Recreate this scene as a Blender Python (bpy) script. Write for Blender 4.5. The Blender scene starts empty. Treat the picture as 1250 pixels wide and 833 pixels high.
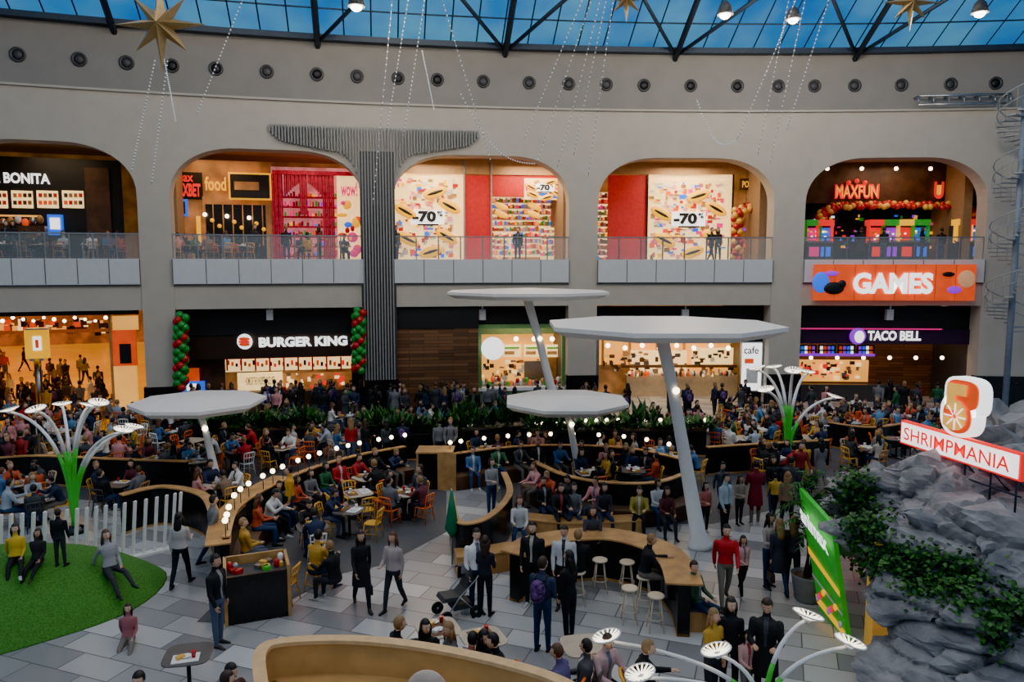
import bpy, math, random, bmesh
import numpy as np
from mathutils import Vector, Matrix, noise
from mathutils.bvhtree import BVHTree
random.seed(7)
PI=math.pi
PITCH=math.radians(5.8); F=900.0; CH=7.2
cp,sp=math.cos(PITCH),math.sin(PITCH)
scene=bpy.context.scene
try: scene.view_settings.look='AgX - Punchy'
except Exception as e: print(e)
# ------------------------------------------------------------ geometry helpers
def ray(u,v):
    return Vector((u-625, F*cp+(416.5-v)*sp, -F*sp+(416.5-v)*cp))
def P(u,v,z=0.0):
    d=ray(u,v); t=(z-CH)/d.z
    return Vector((d.x*t,d.y*t,z))
def Q(u,v,y):
    d=ray(u,v); t=y/d.y
    return Vector((d.x*t,y,CH+d.z*t))
def proj(p):
    dep=p[1]*cp-(p[2]-CH)*sp; up=p[1]*sp+(p[2]-CH)*cp
    return 625+F*p[0]/dep, 416.5-F*up/dep
CX,CY,R=12.0,-64.0,100.0
def cyl(u,v,off=0.0):
    d=ray(u,v); a=d.x*d.x+d.y*d.y; b=-2*(d.x*CX+d.y*CY); c=CX*CX+CY*CY-(R+off)**2
    t=(-b+math.sqrt(b*b-4*a*c))/(2*a)
    return math.atan2(d.x*t-CX,d.y*t-CY), CH+d.z*t
def wpt(th,z,off=0.0):
    return Vector((CX+(R+off)*math.sin(th),CY+(R+off)*math.cos(th),z))
# ------------------------------------------------------------ materials
MATS={}
def mat(name,col,rough=0.6,metal=0.0,emit=0.0,var=0.08,scale=6.0,bump=0.0,ecol=None):
    if name in MATS: return MATS[name]
    m=bpy.data.materials.new(name); m.use_nodes=True; nt=m.node_tree
    b=nt.nodes['Principled BSDF']
    b.inputs['Roughness'].default_value=rough; b.inputs['Metallic'].default_value=metal
    tc=nt.nodes.new('ShaderNodeTexCoord'); n=nt.nodes.new('ShaderNodeTexNoise'); n.inputs['Scale'].default_value=scale
    nt.links.new(tc.outputs['Object'],n.inputs['Vector'])
    r=nt.nodes.new('ShaderNodeValToRGB')
    r.color_ramp.elements[0].color=tuple(c*(1-var) for c in col)+(1,)
    r.color_ramp.elements[1].color=tuple(min(1,c*(1+var)) for c in col)+(1,)
    r.color_ramp.elements[0].position=0.35; r.color_ramp.elements[1].position=0.65
    nt.links.new(n.outputs['Fac'],r.inputs['Fac']); nt.links.new(r.outputs['Color'],b.inputs['Base Color'])
    if emit>0:
        b.inputs['Emission Strength'].default_value=emit
        nt.links.new(r.outputs['Color'],b.inputs['Emission Color'])
    if bump>0:
        bp=nt.nodes.new('ShaderNodeBump'); bp.inputs['Strength'].default_value=bump
        nt.links.new(n.outputs['Fac'],bp.inputs['Height']); nt.links.new(bp.outputs['Normal'],b.inputs['Normal'])
    MATS[name]=m; return m
def objcol_mat(name,rough=0.75,mul=1.0):
    m=bpy.data.materials.new(name); m.use_nodes=True; nt=m.node_tree; b=nt.nodes['Principled BSDF']
    b.inputs['Roughness'].default_value=rough
    o=nt.nodes.new('ShaderNodeObjectInfo'); nt.links.new(o.outputs['Color'],b.inputs['Base Color'])
    MATS[name]=m; return m
def ramp_mat(name,cols,rough=0.75,shift=1.0):
    m=bpy.data.materials.new(name); m.use_nodes=True; nt=m.node_tree; b=nt.nodes['Principled BSDF']
    b.inputs['Roughness'].default_value=rough
    o=nt.nodes.new('ShaderNodeObjectInfo'); mu=nt.nodes.new('ShaderNodeMath'); mu.operation='MULTIPLY'; mu.inputs[1].default_value=shift
    fr=nt.nodes.new('ShaderNodeMath'); fr.operation='FRACT'
    nt.links.new(o.outputs['Random'],mu.inputs[0]); nt.links.new(mu.outputs[0],fr.inputs[0])
    r=nt.nodes.new('ShaderNodeValToRGB'); r.color_ramp.interpolation='CONSTANT'
    while len(r.color_ramp.elements)<len(cols): r.color_ramp.elements.new(0.5)
    for i,c in enumerate(cols):
        r.color_ramp.elements[i].position=i/len(cols); r.color_ramp.elements[i].color=tuple(c)+(1,)
    nt.links.new(fr.outputs[0],r.inputs['Fac']); nt.links.new(r.outputs['Color'],b.inputs['Base Color'])
    MATS[name]=m; return m
M=mat
plaster=M('plaster_beige',(0.47,0.43,0.37),0.8,var=0.03,scale=1.5,bump=0.02)
plaster_dk=M('plaster_grey',(0.25,0.235,0.215),0.85,var=0.04,scale=1.0)
whitepanel=M('panel_white',(0.6,0.62,0.64),0.4,var=0.02)
seam=M('seam_dark',(0.1,0.1,0.1),0.6)
black=M('black_matte',(0.012,0.012,0.013),0.5)
blackgl=M('black_gloss',(0.015,0.014,0.014),0.25)
dark=M('dark_grey',(0.05,0.05,0.052),0.5)
steel=M('steel',(0.45,0.46,0.47),0.3,1.0)
dksteel=M('dark_steel_blue',(0.035,0.05,0.075),0.5,0.3)
ribm=M('rib_grey',(0.24,0.245,0.245),0.5)
white=M('white_paint',(0.85,0.84,0.82),0.4,var=0.02)
wood=M('wood_oak',(0.46,0.25,0.09),0.4,var=0.2,scale=3.0)
wooddk=M('wood_dark',(0.09,0.045,0.022),0.5,var=0.3,scale=2.0)
red=M('red_panel_glow',(0.55,0.01,0.012),0.5,emit=0.35)  # red storefront panels, with shop lighting put in as emission
leaf=M('leaf_green',(0.045,0.15,0.02),0.6,var=0.5,scale=9)
leafdk=M('leaf_dark',(0.015,0.07,0.015),0.6,var=0.5,scale=9)
grn=M('stem_green',(0.04,0.45,0.03),0.4,emit=0.12)
ledw=M('led_white',(1,0.9,0.72),0.5,emit=4.0,var=0)
bulb=M('bulb_warm',(1,0.82,0.55),0.5,emit=12.0,var=0)
shopw=M('shop_white_light',(1,0.66,0.27),0.5,emit=2.3,var=0.1)  # emission stands in for lit shop walls, shelf backs and posters
shopwarm=M('shop_warm_light',(0.95,0.42,0.07),0.5,emit=1.6,var=0.12,scale=0.8)  # emissive walls imitate warm lamplight inside the shops
warmdim=M('warm_dim',(0.5,0.24,0.08),0.6,emit=0.2,var=0.4,scale=1.0)  # back walls glow faintly, imitating dim warm shop lighting
signw=M('sign_white',(1,1,1),0.5,emit=2.4,var=0)
signr=M('sign_red',(0.9,0.015,0.01),0.5,emit=1.3,var=0)
signo=M('sign_orange',(0.95,0.09,0.008),0.5,emit=0.8,var=0.12,scale=3)
signy=M('sign_yellow',(1,0.5,0.005),0.5,emit=1.3,var=0)
signb=M('sign_blue',(0.02,0.15,0.9),0.5,emit=1.2,var=0)
signp=M('sign_purple',(0.3,0.02,0.7),0.5,emit=1.3,var=0)
signg=M('sign_green',(0.03,0.42,0.03),0.5,emit=0.4,var=0.1)
signm=M('sign_magenta',(0.9,0.02,0.25),0.5,emit=0.9,var=0)
curt=M('curtain_magenta',(0.42,0.004,0.035),0.7,emit=0.22,var=0.3)  # magenta cloth, with light on it put in as emission
pinkl=M('pink_light',(1,0.3,0.32),0.6,emit=0.7,var=0.3,scale=2)  # glowing surface imitates the pink-lit interior
inkb=M('ink_black',(0.01,0.01,0.01),0.5)
gold=M('star_gold',(0.4,0.28,0.13),0.35,0.5)
cable=M('cable_grey',(0.25,0.26,0.28),0.5)
bead=M('string_bead',(0.7,0.75,0.8),0.4,emit=0.4,var=0)
# ------------------------------------------------------------ mesh builder
class MB:
    def __init__(s): s.v=[];s.f=[];s.m=[];s.sm=[];s.mats=[]
    def mi(s,m):
        if m not in s.mats: s.mats.append(m)
        return s.mats.index(m)
    def face(s,idx,m,smooth=False): s.f.append(tuple(idx)); s.m.append(s.mi(m)); s.sm.append(smooth)
    def quad(s,pts,m,smooth=False):
        b=len(s.v); s.v+= [Vector(p) for p in pts]; s.face(range(b,b+len(pts)),m,smooth)
    def hexa(s,c,m):
        b=len(s.v); s.v+=[Vector(p) for p in c]
        for f in ((3,2,1,0),(4,5,6,7),(0,1,5,4),(1,2,6,5),(2,3,7,6),(3,0,4,7)): s.face([b+i for i in f],m)
    def box(s,c,size,m,rz=0.0,rot=None):
        hx,hy,hz=size[0]/2,size[1]/2,size[2]/2
        Rm=rot if rot else Matrix.Rotation(rz,3,'Z')
        pts=[Vector(c)+Rm@Vector(q) for q in ((-hx,-hy,-hz),(hx,-hy,-hz),(hx,hy,-hz),(-hx,hy,-hz),(-hx,-hy,hz),(hx,-hy,hz),(hx,hy,hz),(-hx,hy,hz))]
        s.hexa(pts,m)
    def rings(s,rs,m,closed=True,cap=True,smooth=True):
        n=len(rs[0]); b=len(s.v)
        for r in rs: s.v+=[Vector(p) for p in r]
        for i in range(len(rs)-1):
            for j in range(n if closed else n-1):
                k=(j+1)%n
                s.face((b+i*n+j,b+i*n+k,b+(i+1)*n+k,b+(i+1)*n+j),m,smooth)
        if cap:
            s.face([b+j for j in range(n)][::-1],m); s.face([b+(len(rs)-1)*n+j for j in range(n)],m)
    def tube(s,pts,rad,m,n=8,flat=None):
        pts=[Vector(p) for p in pts]
        if not isinstance(rad,(list,tuple)): rad=[rad]*len(pts)
        rs=[]; prev=None
        for i,p in enumerate(pts):
            d=(pts[min(i+1,len(pts)-1)]-pts[max(i-1,0)]).normalized()
            if prev is None:
                a=Vector((0,0,1)) if abs(d.z)<0.9 else Vector((0,1,0))
                x=d.cross(a).normalized()
            else:
                x=(prev-d*prev.dot(d)).normalized()
            prev=x; y=d.cross(x)
            rs.append([p+x*math.cos(2*PI*j/n)*rad[i]+y*math.sin(2*PI*j/n)*rad[i] for j in range(n)])
        s.rings(rs,m)
    def lathe(s,prof,m,c=(0,0,0),n=16,axis=None,smooth=True):
        c=Vector(c); Rm=axis if axis else Matrix.Identity(3)
        rs=[[c+Rm@Vector((r*math.cos(2*PI*j/n),r*math.sin(2*PI*j/n),z)) for j in range(n)] for r,z in prof]
        s.rings(rs,m,smooth=smooth)
    def sphere(s,c,r,m,seg=10,rg=6,keep=None,deform=None,rot=None):
        if not isinstance(r,(list,tuple)): r=(r,r,r)
        c=Vector(c); b=len(s.v); L=[]
        for i in range(rg+1):
            ph=PI*i/rg
            for j in range(seg):
                t=2*PI*j/seg
                p=Vector((r[0]*math.sin(ph)*math.cos(t),r[1]*math.sin(ph)*math.sin(t),r[2]*math.cos(ph)))
                if deform: p=deform(p)
                L.append(p.copy())
                if rot: p=rot@p
                s.v.append(c+p)
        for i in range(rg):
            for j in range(seg):
                k=(j+1)%seg; q=(i*seg+j,(i+1)*seg+j,(i+1)*seg+k,i*seg+k)
                if keep:
                    ce=sum((L[a] for a in q),Vector())/4
                    if not keep(ce): continue
                s.face([b+a for a in q],m,True)
    def text(s,body,origin,right,up,w,h,m,ext=0.02,bold=0.015):
        cu=bpy.data.curves.new('t','FONT'); cu.body=body; cu.extrude=0.0; cu.offset=bold; cu.resolution_u=3
        ob=bpy.data.objects.new('t',cu); scene.collection.objects.link(ob)
        bpy.context.view_layer.update()
        me=bpy.data.meshes.new_from_object(ob.evaluated_get(bpy.context.evaluated_depsgraph_get()))
        co=[v.co.copy() for v in me.vertices]
        if co:
            x0=min(c.x for c in co);x1=max(c.x for c in co);y0=min(c.y for c in co);y1=max(c.y for c in co)
            right=Vector(right).normalized(); up=Vector(up).normalized(); nn=right.cross(up)
            b=len(s.v)
            for c in co: s.v.append(Vector(origin)+right*((c.x-x0)/(x1-x0)*w)+up*((c.y-y0)/(y1-y0)*h)+nn*ext)
            for p in me.polygons: s.face([b+i for i in p.vertices],m)
        bpy.data.objects.remove(ob); bpy.data.meshes.remove(me)
    def mesh(s,name):
        me=bpy.data.meshes.new(name); me.from_pydata([tuple(v) for v in s.v],[],s.f)
        for m in s.mats: me.materials.append(m)
        me.polygons.foreach_set('material_index',s.m); me.polygons.foreach_set('use_smooth',s.sm); me.update()
        return me
    def build(s,name,loc=None,parent=None):
        me=s.mesh(name); ob=bpy.data.objects.new(name,me); scene.collection.objects.link(ob)
        if loc is not None:
            lv=Vector(loc)
            me.transform(Matrix.Translation(-lv)); ob.location=lv
        if parent: ob.parent=parent
        return ob
def inst(me,name,loc,rz=0,sc=1.0,col=None):
    ob=bpy.data.objects.new(name,me); scene.collection.objects.link(ob)
    ob.location=loc; ob.rotation_euler=(0,0,rz)
    ob.scale=(sc,sc,sc)
    if col: ob.color=(col[0],col[1],col[2],1)
    return ob
def tbox(mb,t0,t1,z0,z1,o0,o1,m):
    n=max(1,int(abs(t1-t0)*R/1.6)+0)
    rs=[]
    for i in range(n+1):
        t=t0+(t1-t0)*i/n
        rs.append([wpt(t,z0,o0),wpt(t,z0,o1),wpt(t,z1,o1),wpt(t,z1,o0)])
    mb.rings(rs,m,smooth=False)
def wbox(mb,u0,v0,u1,v1,off,dep,m):
    vm=(v0+v1)/2; um=(u0+u1)/2
    t0=cyl(u0,vm,off)[0]; t1=cyl(u1,vm,off)[0]
    tbox(mb,t0,t1,cyl(um,v1,off)[1],cyl(um,v0,off)[1],off,off+dep,m)
def wtext(mb,body,u0,v0,u1,v1,off,m,bold=0.015):
    t0,_=cyl(u0,(v0+v1)/2,off); t1,_=cyl(u1,(v0+v1)/2,off); um=(u0+u1)/2
    z1=cyl(um,v0,off)[1]; z0=cyl(um,v1,off)[1]
    a=wpt(t0,z0,off); b=wpt(t1,z0,off)
    mb.text(body,a,b-a,(0,0,1),(b-a).length,z1-z0,m,0.03,bold)
def wsph(mb,u,v,off,r,m): 
    t,z=cyl(u,v,off); mb.sphere(wpt(t,z,off),r,m,14,8)
def clutter(mb,u0,v0,u1,v1,n,off,ms,rr):
    for k in range(n):
        u=rr.uniform(u0,u1-5); v=rr.uniform(v0,v1-4); wbox(mb,u,v,u+rr.uniform(1.5,7),v+rr.uniform(1.2,6),off,.12,rr.choice(ms))
def smoothpath(pts,n=8):
    out=[]; L=len(pts)
    for i in range(L-1):
        p0=pts[max(i-1,0)];p1=pts[i];p2=pts[i+1];p3=pts[min(i+2,L-1)]
        for k in range(n):
            t=k/n
            out.append(0.5*((2*p1)+(p2-p0)*t+(2*p0-5*p1+4*p2-p3)*t*t+(3*p1-p0-3*p2+p3)*t**3))
    out.append(pts[-1]); return out
def pathband(mb,pts,off0,off1,z0,z1,m):
    rs=[]
    for i,p in enumerate(pts):
        d=(pts[min(i+1,len(pts)-1)]-pts[max(i-1,0)]); d.z=0; d.normalize(); nn=Vector((-d.y,d.x,0))
        a=Vector((p.x,p.y,0))+nn*off0; b=Vector((p.x,p.y,0))+nn*off1
        rs.append([a+Vector((0,0,z0)),b+Vector((0,0,z0)),b+Vector((0,0,z1)),a+Vector((0,0,z1))])
    mb.rings(rs,m,smooth=False)

# ------------------------------------------------------------ camera + world
cam=bpy.data.cameras.new('camera'); co=bpy.data.objects.new('camera',cam); scene.collection.objects.link(co)
cam.sensor_width=36; cam.lens=F/1250*36; cam.clip_end=400
co.location=(0,0,CH); co.rotation_euler=(PI/2-PITCH,0,0); scene.camera=co
w=bpy.data.worlds.new('dusk_sky'); scene.world=w; w.use_nodes=True
bg=w.node_tree.nodes['Background']; wn=w.node_tree; wtc=wn.nodes.new('ShaderNodeTexCoord'); wsx=wn.nodes.new('ShaderNodeSeparateXYZ'); wr=wn.nodes.new('ShaderNodeValToRGB')
wr.color_ramp.elements[0].position=0.0; wr.color_ramp.elements[0].color=(0.22,0.22,0.24,1); wr.color_ramp.elements[1].position=0.3; wr.color_ramp.elements[1].color=(0.55,0.75,1.0,1)
wn.links.new(wtc.outputs['Generated'],wsx.inputs[0]); wn.links.new(wsx.outputs['Z'],wr.inputs['Fac']); wn.links.new(wr.outputs['Color'],bg.inputs[0]); bg.inputs[1].default_value=0.95

# ------------------------------------------------------------ floor
def floor_mat():
    m=bpy.data.materials.new('floor_tiles'); m.use_nodes=True; nt=m.node_tree; b=nt.nodes['Principled BSDF']
    tc=nt.nodes.new('ShaderNodeTexCoord'); mp=nt.nodes.new('ShaderNodeMapping'); mp.inputs['Rotation'].default_value=(0,0,0.35)
    br=nt.nodes.new('ShaderNodeTexBrick'); br.inputs['Scale'].default_value=1.0
    br.inputs['Brick Width'].default_value=1.2; br.inputs['Row Height'].default_value=0.6; br.inputs['Mortar Size'].default_value=0.012
    br.inputs['Color1'].default_value=(0.2,0.205,0.22,1); br.inputs['Color2'].default_value=(0.56,0.56,0.56,1); br.inputs['Mortar'].default_value=(0.1,0.1,0.1,1)
    nt.links.new(tc.outputs['Object'],mp.inputs['Vector']); nt.links.new(mp.outputs['Vector'],br.inputs['Vector'])
    nt.links.new(br.outputs['Color'],b.inputs['Base Color']); b.inputs['Roughness'].default_value=0.28
    return m
mb=MB(); mb.box((0,10,-0.1),(110,150,0.2),floor_mat()); mb.build('floor')
mb=MB()
pts=[P(u,v) for u,v in ((240,760),(300,700),(340,640),(400,612),(490,590),(545,600),(545,650),(470,690),(420,700),(380,720),(300,762))]
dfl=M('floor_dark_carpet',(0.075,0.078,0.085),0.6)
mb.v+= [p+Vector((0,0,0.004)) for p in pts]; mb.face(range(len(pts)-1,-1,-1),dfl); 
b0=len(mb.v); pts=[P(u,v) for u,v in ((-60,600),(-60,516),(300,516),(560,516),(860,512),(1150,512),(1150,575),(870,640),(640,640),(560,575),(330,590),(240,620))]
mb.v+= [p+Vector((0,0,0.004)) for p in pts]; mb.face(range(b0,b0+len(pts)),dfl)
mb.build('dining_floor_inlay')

# ------------------------------------------------------------ back wall
bays=[(-75,168),(208,443),(480,695),(730,945),(983,1205)]
bt=[(cyl(a,260)[0],cyl(b,260)[0]) for a,b in bays]
TL=cyl(-75,260)[0]-0.16; TR=cyl(1205,260)[0]+0.16
ZF,ZB,ZC,ZS,ZT,ZL,ZW=7.42,6.42,5.3,10.2,12.35,14.5,17.25
mb=MB()
edges=[TL]+[x for p in bt for x in p]+[TR]
for i in range(0,len(edges),2): tbox(mb,edges[i],edges[i+1],0,ZL,0,1.0,plaster)
for (a,b) in bt:
    tbox(mb,a,b,ZC,ZF-0.02,0.05,0.8,plaster)
    L=(b-a)*R; rc=2.9; ss=[rc*(1-math.cos(PI/2*k/12)) for k in range(13)]; ss=ss+[L-x for x in ss[::-1]]
    def za(s):
        e=min(s,L-s)/rc
        if e>=1: return ZT
        return ZS+(ZT-ZS)*(1-(1-e)**2.2)**(1/2.2)
    rs=[]
    for s_ in ss:
        t=a+s_/R; z=za(s_); rs.append([wpt(t,z,0),wpt(t,z,1.0),wpt(t,ZL,1.0),wpt(t,ZL,0)])
    mb.rings(rs,plaster,smooth=False)
mb.build('wall_back')
mb=MB(); tbox(mb,TL,TR,ZL,ZW,0.12,1.0,plaster_dk); tbox(mb,TL,TR,ZL-0.02,ZL+0.07,-0.12,0.12,plaster)
tbox(mb,TL,TR,ZW-0.12,ZW+0.12,-0.3,1.0,dksteel); mb.build('wall_back_upper')
mb=MB()
for i,(a,b) in enumerate(bt):
    tbox(mb,a-0.0,b+0.0,ZB,ZF+0.1,-0.12,0.1,whitepanel)
    n=6
    for k in range(n+1):
        t=a+(b-a)*k/n; tbox(mb,t-0.00018,t+0.00018,ZB+0.02,ZF+0.08,-0.13,-0.11,seam)
    tbox(mb,a,b,ZB-0.06,ZB,-0.06,0.1,seam)
mb.build('trim_1')
mb=MB()
for i in range(0,len(edges),2): tbox(mb,edges[i]-0.001,edges[i+1]+0.001,0,1.9,-0.06,0.3,blackgl)
mb.build('baseboard_back')
glass=bpy.data.materials.new('rail_glass'); glass.use_nodes=True; nt=glass.node_tree
pb=nt.nodes['Principled BSDF']; pb.inputs['Base Color'].default_value=(0.6,0.7,0.75,1); pb.inputs['Roughness'].default_value=0.08; pb.inputs['Alpha'].default_value=0.12
for (a,b) in bt:
    mb=MB(); tbox(mb,a,b,ZF+0.1,ZF+1.12,0.1,0.12,glass); tbox(mb,a,b,ZF+1.13,ZF+1.19,0.07,0.15,steel)
    for k in range(9):
        t=a+(b-a)*k/8; tbox(mb,t-0.0003,t+0.0003,ZF,ZF+1.14,0.08,0.14,steel)
    mb.build('glass_railing')
mb=MB()
for u,v in ((22,75),(97,80),(155,86),(210,88),(264,91),(326,95),(387,98),(436,101),(486,103),(534,104),(590,107),(646,108),(694,110),(740,111),(786,112),(843,112),(900,112),(950,112),(994,112),(1043,111),(1100,109),(1160,109),(1215,108)):
    t,z=cyl(u,v,0.1); c=wpt(t,15.72,0.12); n=Vector((-math.sin(t),-math.cos(t),0)); Rm=n.to_track_quat('Z','Y').to_matrix()
    mb.lathe([(0.3,-0.02),(0.3,0.06),(0.22,0.07),(0.21,0.01)],dark,c,18,Rm); mb.lathe([(0.2,0.0),(0.2,0.015),(0.1,0.07),(0.02,0.08)],dark if int(u)%3 else black,c,14,Rm)
mb.build('air_nozzles')
# roof
roofg=bpy.data.materials.new('roof_glass_blue'); roofg.use_nodes=True; nt=roofg.node_tree; nt.nodes.clear()
o=nt.nodes.new('ShaderNodeOutputMaterial'); tr=nt.nodes.new('ShaderNodeBsdfTransparent'); gl=nt.nodes.new('ShaderNodeBsdfGlossy'); mx=nt.nodes.new('ShaderNodeMixShader')
nz=nt.nodes.new('ShaderNodeTexNoise'); nz.inputs['Scale'].default_value=0.3; rp=nt.nodes.new('ShaderNodeValToRGB')
rp.color_ramp.elements[0].color=(0.03,0.36,0.9,1); rp.color_ramp.elements[1].color=(0.3,0.8,1.0,1); rp.color_ramp.elements[0].position=0.3; rp.color_ramp.elements[1].position=0.7
tc=nt.nodes.new('ShaderNodeTexCoord'); nt.links.new(tc.outputs['Object'],nz.inputs['Vector']); nt.links.new(nz.outputs['Fac'],rp.inputs['Fac']); nt.links.new(rp.outputs['Color'],tr.inputs['Color'])
gl.inputs['Roughness'].default_value=0.2; mx.inputs[0].default_value=0.04
nt.links.new(tr.outputs[0],mx.inputs[1]); nt.links.new(gl.outputs[0],mx.inputs[2]); nt.links.new(mx.outputs[0],o.inputs[0])
def rp_(t,k):
    return wpt(t,ZW+0.1+k*0.42,-k)
mb=MB(); n=40
for i in range(n):
    a=TL+(TR-TL)*i/n; b=TL+(TR-TL)*(i+1)/n
    mb.quad([rp_(a,0),rp_(b,0),rp_(b,14),rp_(a,14)],roofg)
mb.build('window_1')
mb=MB(); nm=66
for i in range(nm+1):
    t=TL+(TR-TL)*i/nm; mb.tube([rp_(t,0),rp_(t,14)],0.032,dksteel,4)
for k in range(1,9):
    kk=k*1.6; mb.tube([rp_(TL+(TR-TL)*i/24,kk) for i in range(25)],0.035,dksteel,4)
mb.build('skylight_mullions')
mb=MB(); us=[-90,140,388,617,825,1045,1262]
def bp(u,k,dz=-0.35):
    t=cyl(u,70)[0]; p=rp_(t,k); p.z+=dz; return p
for i,u in enumerate(us):
    mb.tube([bp(u,-0.2),bp(u,13)],0.14,dksteel,6)
    if i<len(us)-1 and i>=2:
        u2=us[i+1]; um=(u+u2)/2
        mb.tube([bp(u,0,-0.3),bp(um,5.5,-0.3)],0.09,dksteel,6); mb.tube([bp(u2,0,-0.3),bp(um,5.5,-0.3)],0.09,dksteel,6)
mb.build('roof_truss')

# ------------------------------------------------------------ ribbed cladding
mb=MB(); tc_=cyl(461,260)[0]
topz=cyl(461,157)[1]
for k in range(-35,36):
    ds=k*0.132; a=abs(ds)
    if a<0.78: z0=1.9
    elif a<2.0: z0=10.4+(12.35-10.4)*(1-(1-(a-0.78)/1.22)**2.2)**(1/2.2)
    else: z0=12.35+(a-2.0)*0.17
    if a>4.0: z0+=(a-4.0)**2*0.8
    t=tc_+ds/R
    tbox(mb,t-0.0003,t+0.0003,z0,topz,-0.24,0.0,ribm)
tbox(mb,tc_-0.0079,tc_+0.0079,1.9,12.4,-0.1,0.0,dark)
mb.build('ribbed_column_cladding')

# ------------------------------------------------------------ interiors upper
galm=M('gallery_ceiling',(0.3,0.18,0.09),0.7,emit=0.05)  # slight emission imitates the warm lamp glow on the ceiling
tan=M('bulkhead_tan',(0.45,0.25,0.12),0.6)
T168=cyl(168,450)[0]+.004
mb=MB(); tbox(mb,TL,TR,ZF-0.3,ZF-0.02,0.8,9,dark); mb.build('floor_upper')
mb=MB(); tbox(mb,TL,TR,12.75,12.95,1.0,9,galm); mb.build('ceiling_upper')
mb=MB(); tbox(mb,TL,TR,ZF,12.8,7.2,7.4,warmdim); tbox(mb,T168,TR,0,ZC,8.8,9,warmdim)
mb.build('wall_shopfronts')
mb=MB(); tbox(mb,TL,TR,ZC,ZC+0.15,0.8,9,dark); mb.build('ceiling_lower')
mb=MB()
for i,(a,b) in enumerate(bt):
    for t in (a-0.003,b+0.003):
        tbox(mb,t-0.002,t+0.002,ZF,12.7,2.5,7.2,galm)
        if i>0: tbox(mb,t-0.002,t+0.002,0,ZC,1.2,8.8,dark)
mb.build('wall_partitions')
mb=MB()
for (a,b) in bt:
    for k in range(6):
        t=a+(b-a)*(k+.5)/6; c=wpt(t,12.73,2.2); mb.lathe([(0.1,-0.02),(0.1,0.02)],bulb,c,10)
mb.build('ceiling_downlights')
OF=4.6
mb=MB(); wbox(mb,-80,192,150,322,OF,0.1,black); wbox(mb,105,205,135,300,OF-0.1,0.1,wooddk)
wtext(mb,'LA BONITA',-18,211,61,224,OF-0.05,signw,0.03)
for k in range(5): wbox(mb,-48+k*31,233,-48+k*31+26,254,OF-0.05,0.05,shopw)
rr=random.Random(21)
for k in range(5):
    for j in range(4):
        for q in range(2): wbox(mb,-46+k*31+j*6,236+q*9,-46+k*31+j*6+4.5,241+q*9,OF-0.08,0.03,rr.choice([red,wooddk,warmdim,signo,dark,wood]))
wbox(mb,58,262,76,287,OF-0.3,0.3,signb); wbox(mb,61,266,73,280,OF-0.35,0.1,signw)
wbox(mb,-60,275,55,300,OF-1.0,0.5,wooddk); wbox(mb,-60,262,50,264,OF-0.9,0.1,shopwarm)
for k in range(12): wsph(mb,-50+k*9,272-(k%3)*2,OF-.9,(.14,.14,.2),[white,signo,steel,wood][k%4])
mb.build('food_counter_storefront')
mb=MB(); wbox(mb,200,196,332,322,OF,0.1,warmdim)
wbox(mb,203,210,247,243,OF-0.1,0.1,black); wtext(mb,'MAXBET',211,224,245,240,OF-0.15,signr,0.04); wtext(mb,'max',214,214,236,222,OF-0.15,signr,0.02)
wbox(mb,208,243,229,264,OF-0.1,0.1,signb); wbox(mb,211,246,226,261,OF-0.12,0.03,black); wtext(mb,'18+',214,250,224,257,OF-0.15,signw)
wtext(mb,'food',250,216,276,233,OF-0.1,signy,0.02)
wbox(mb,279,211,331,244,OF-0.5,0.1,signy); wbox(mb,281,213,329,242,OF-0.55,0.06,black); wbox(mb,286,222,316,232,OF-0.57,0.02,warmdim)
wbox(mb,252,250,325,322,OF-0.1,0.1,blackgl)
for k in range(7): wbox(mb,248+k*12,240+(k%2)*6,249.2+k*12,300,OF-0.15,0.05,warmdim)
for k in range(9): wsph(mb,250+k*9,262+(k*7)%19,OF-.3,.1,bulb if k%3==0 else signy)
wbox(mb,240,264,245,300,OF-0.2,0.1,signy)
mb.build('casino_storefront')
mb=MB(); wbox(mb,332,205,445,322,OF+0.9,0.1,pinkl)
rr=random.Random(3)
cols=[signm,red,signy,signb,white,signg,signo,pinkl,signp,wooddk,signm,red,curt,curt]
for k in range(7): wbox(mb,336,240+k*12,411,242+k*12,OF+0.5,0.35,curt)
for k in range(7):
    for j in range(22): 
        x=337+j*3.4; wbox(mb,x,233+k*12+rr.random()*5,x+rr.uniform(1.6,3),240+k*12,OF+0.5,0.25,rr.choice(cols))
for k in range(32):
    u=332+k*2.4; f=k/31; q=abs(2*f-1); bot=222+40*q**1.6
    if q>.66: bot=320
    elif q<.12: bot=262
    wbox(mb,u,212,u+2.1,bot,OF-0.2+(k%2)*0.08,0.1,curt)
wbox(mb,332,209,446,214,OF-0.25,0.1,curt)
wbox(mb,412,214,442,318,OF-0.1,0.08,shopw); wtext(mb,'wow!',416,222,436,240,OF-0.15,signm,0.03)
for k in range(14): wsph(mb,rr.uniform(415,438),rr.uniform(245,312),OF-.2,(rr.uniform(.1,.3),.08,rr.uniform(.1,.3)),rr.choice([signm,pinkl,signo,signy,signb,red]))
mb.build('curtained_shop_window')
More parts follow.
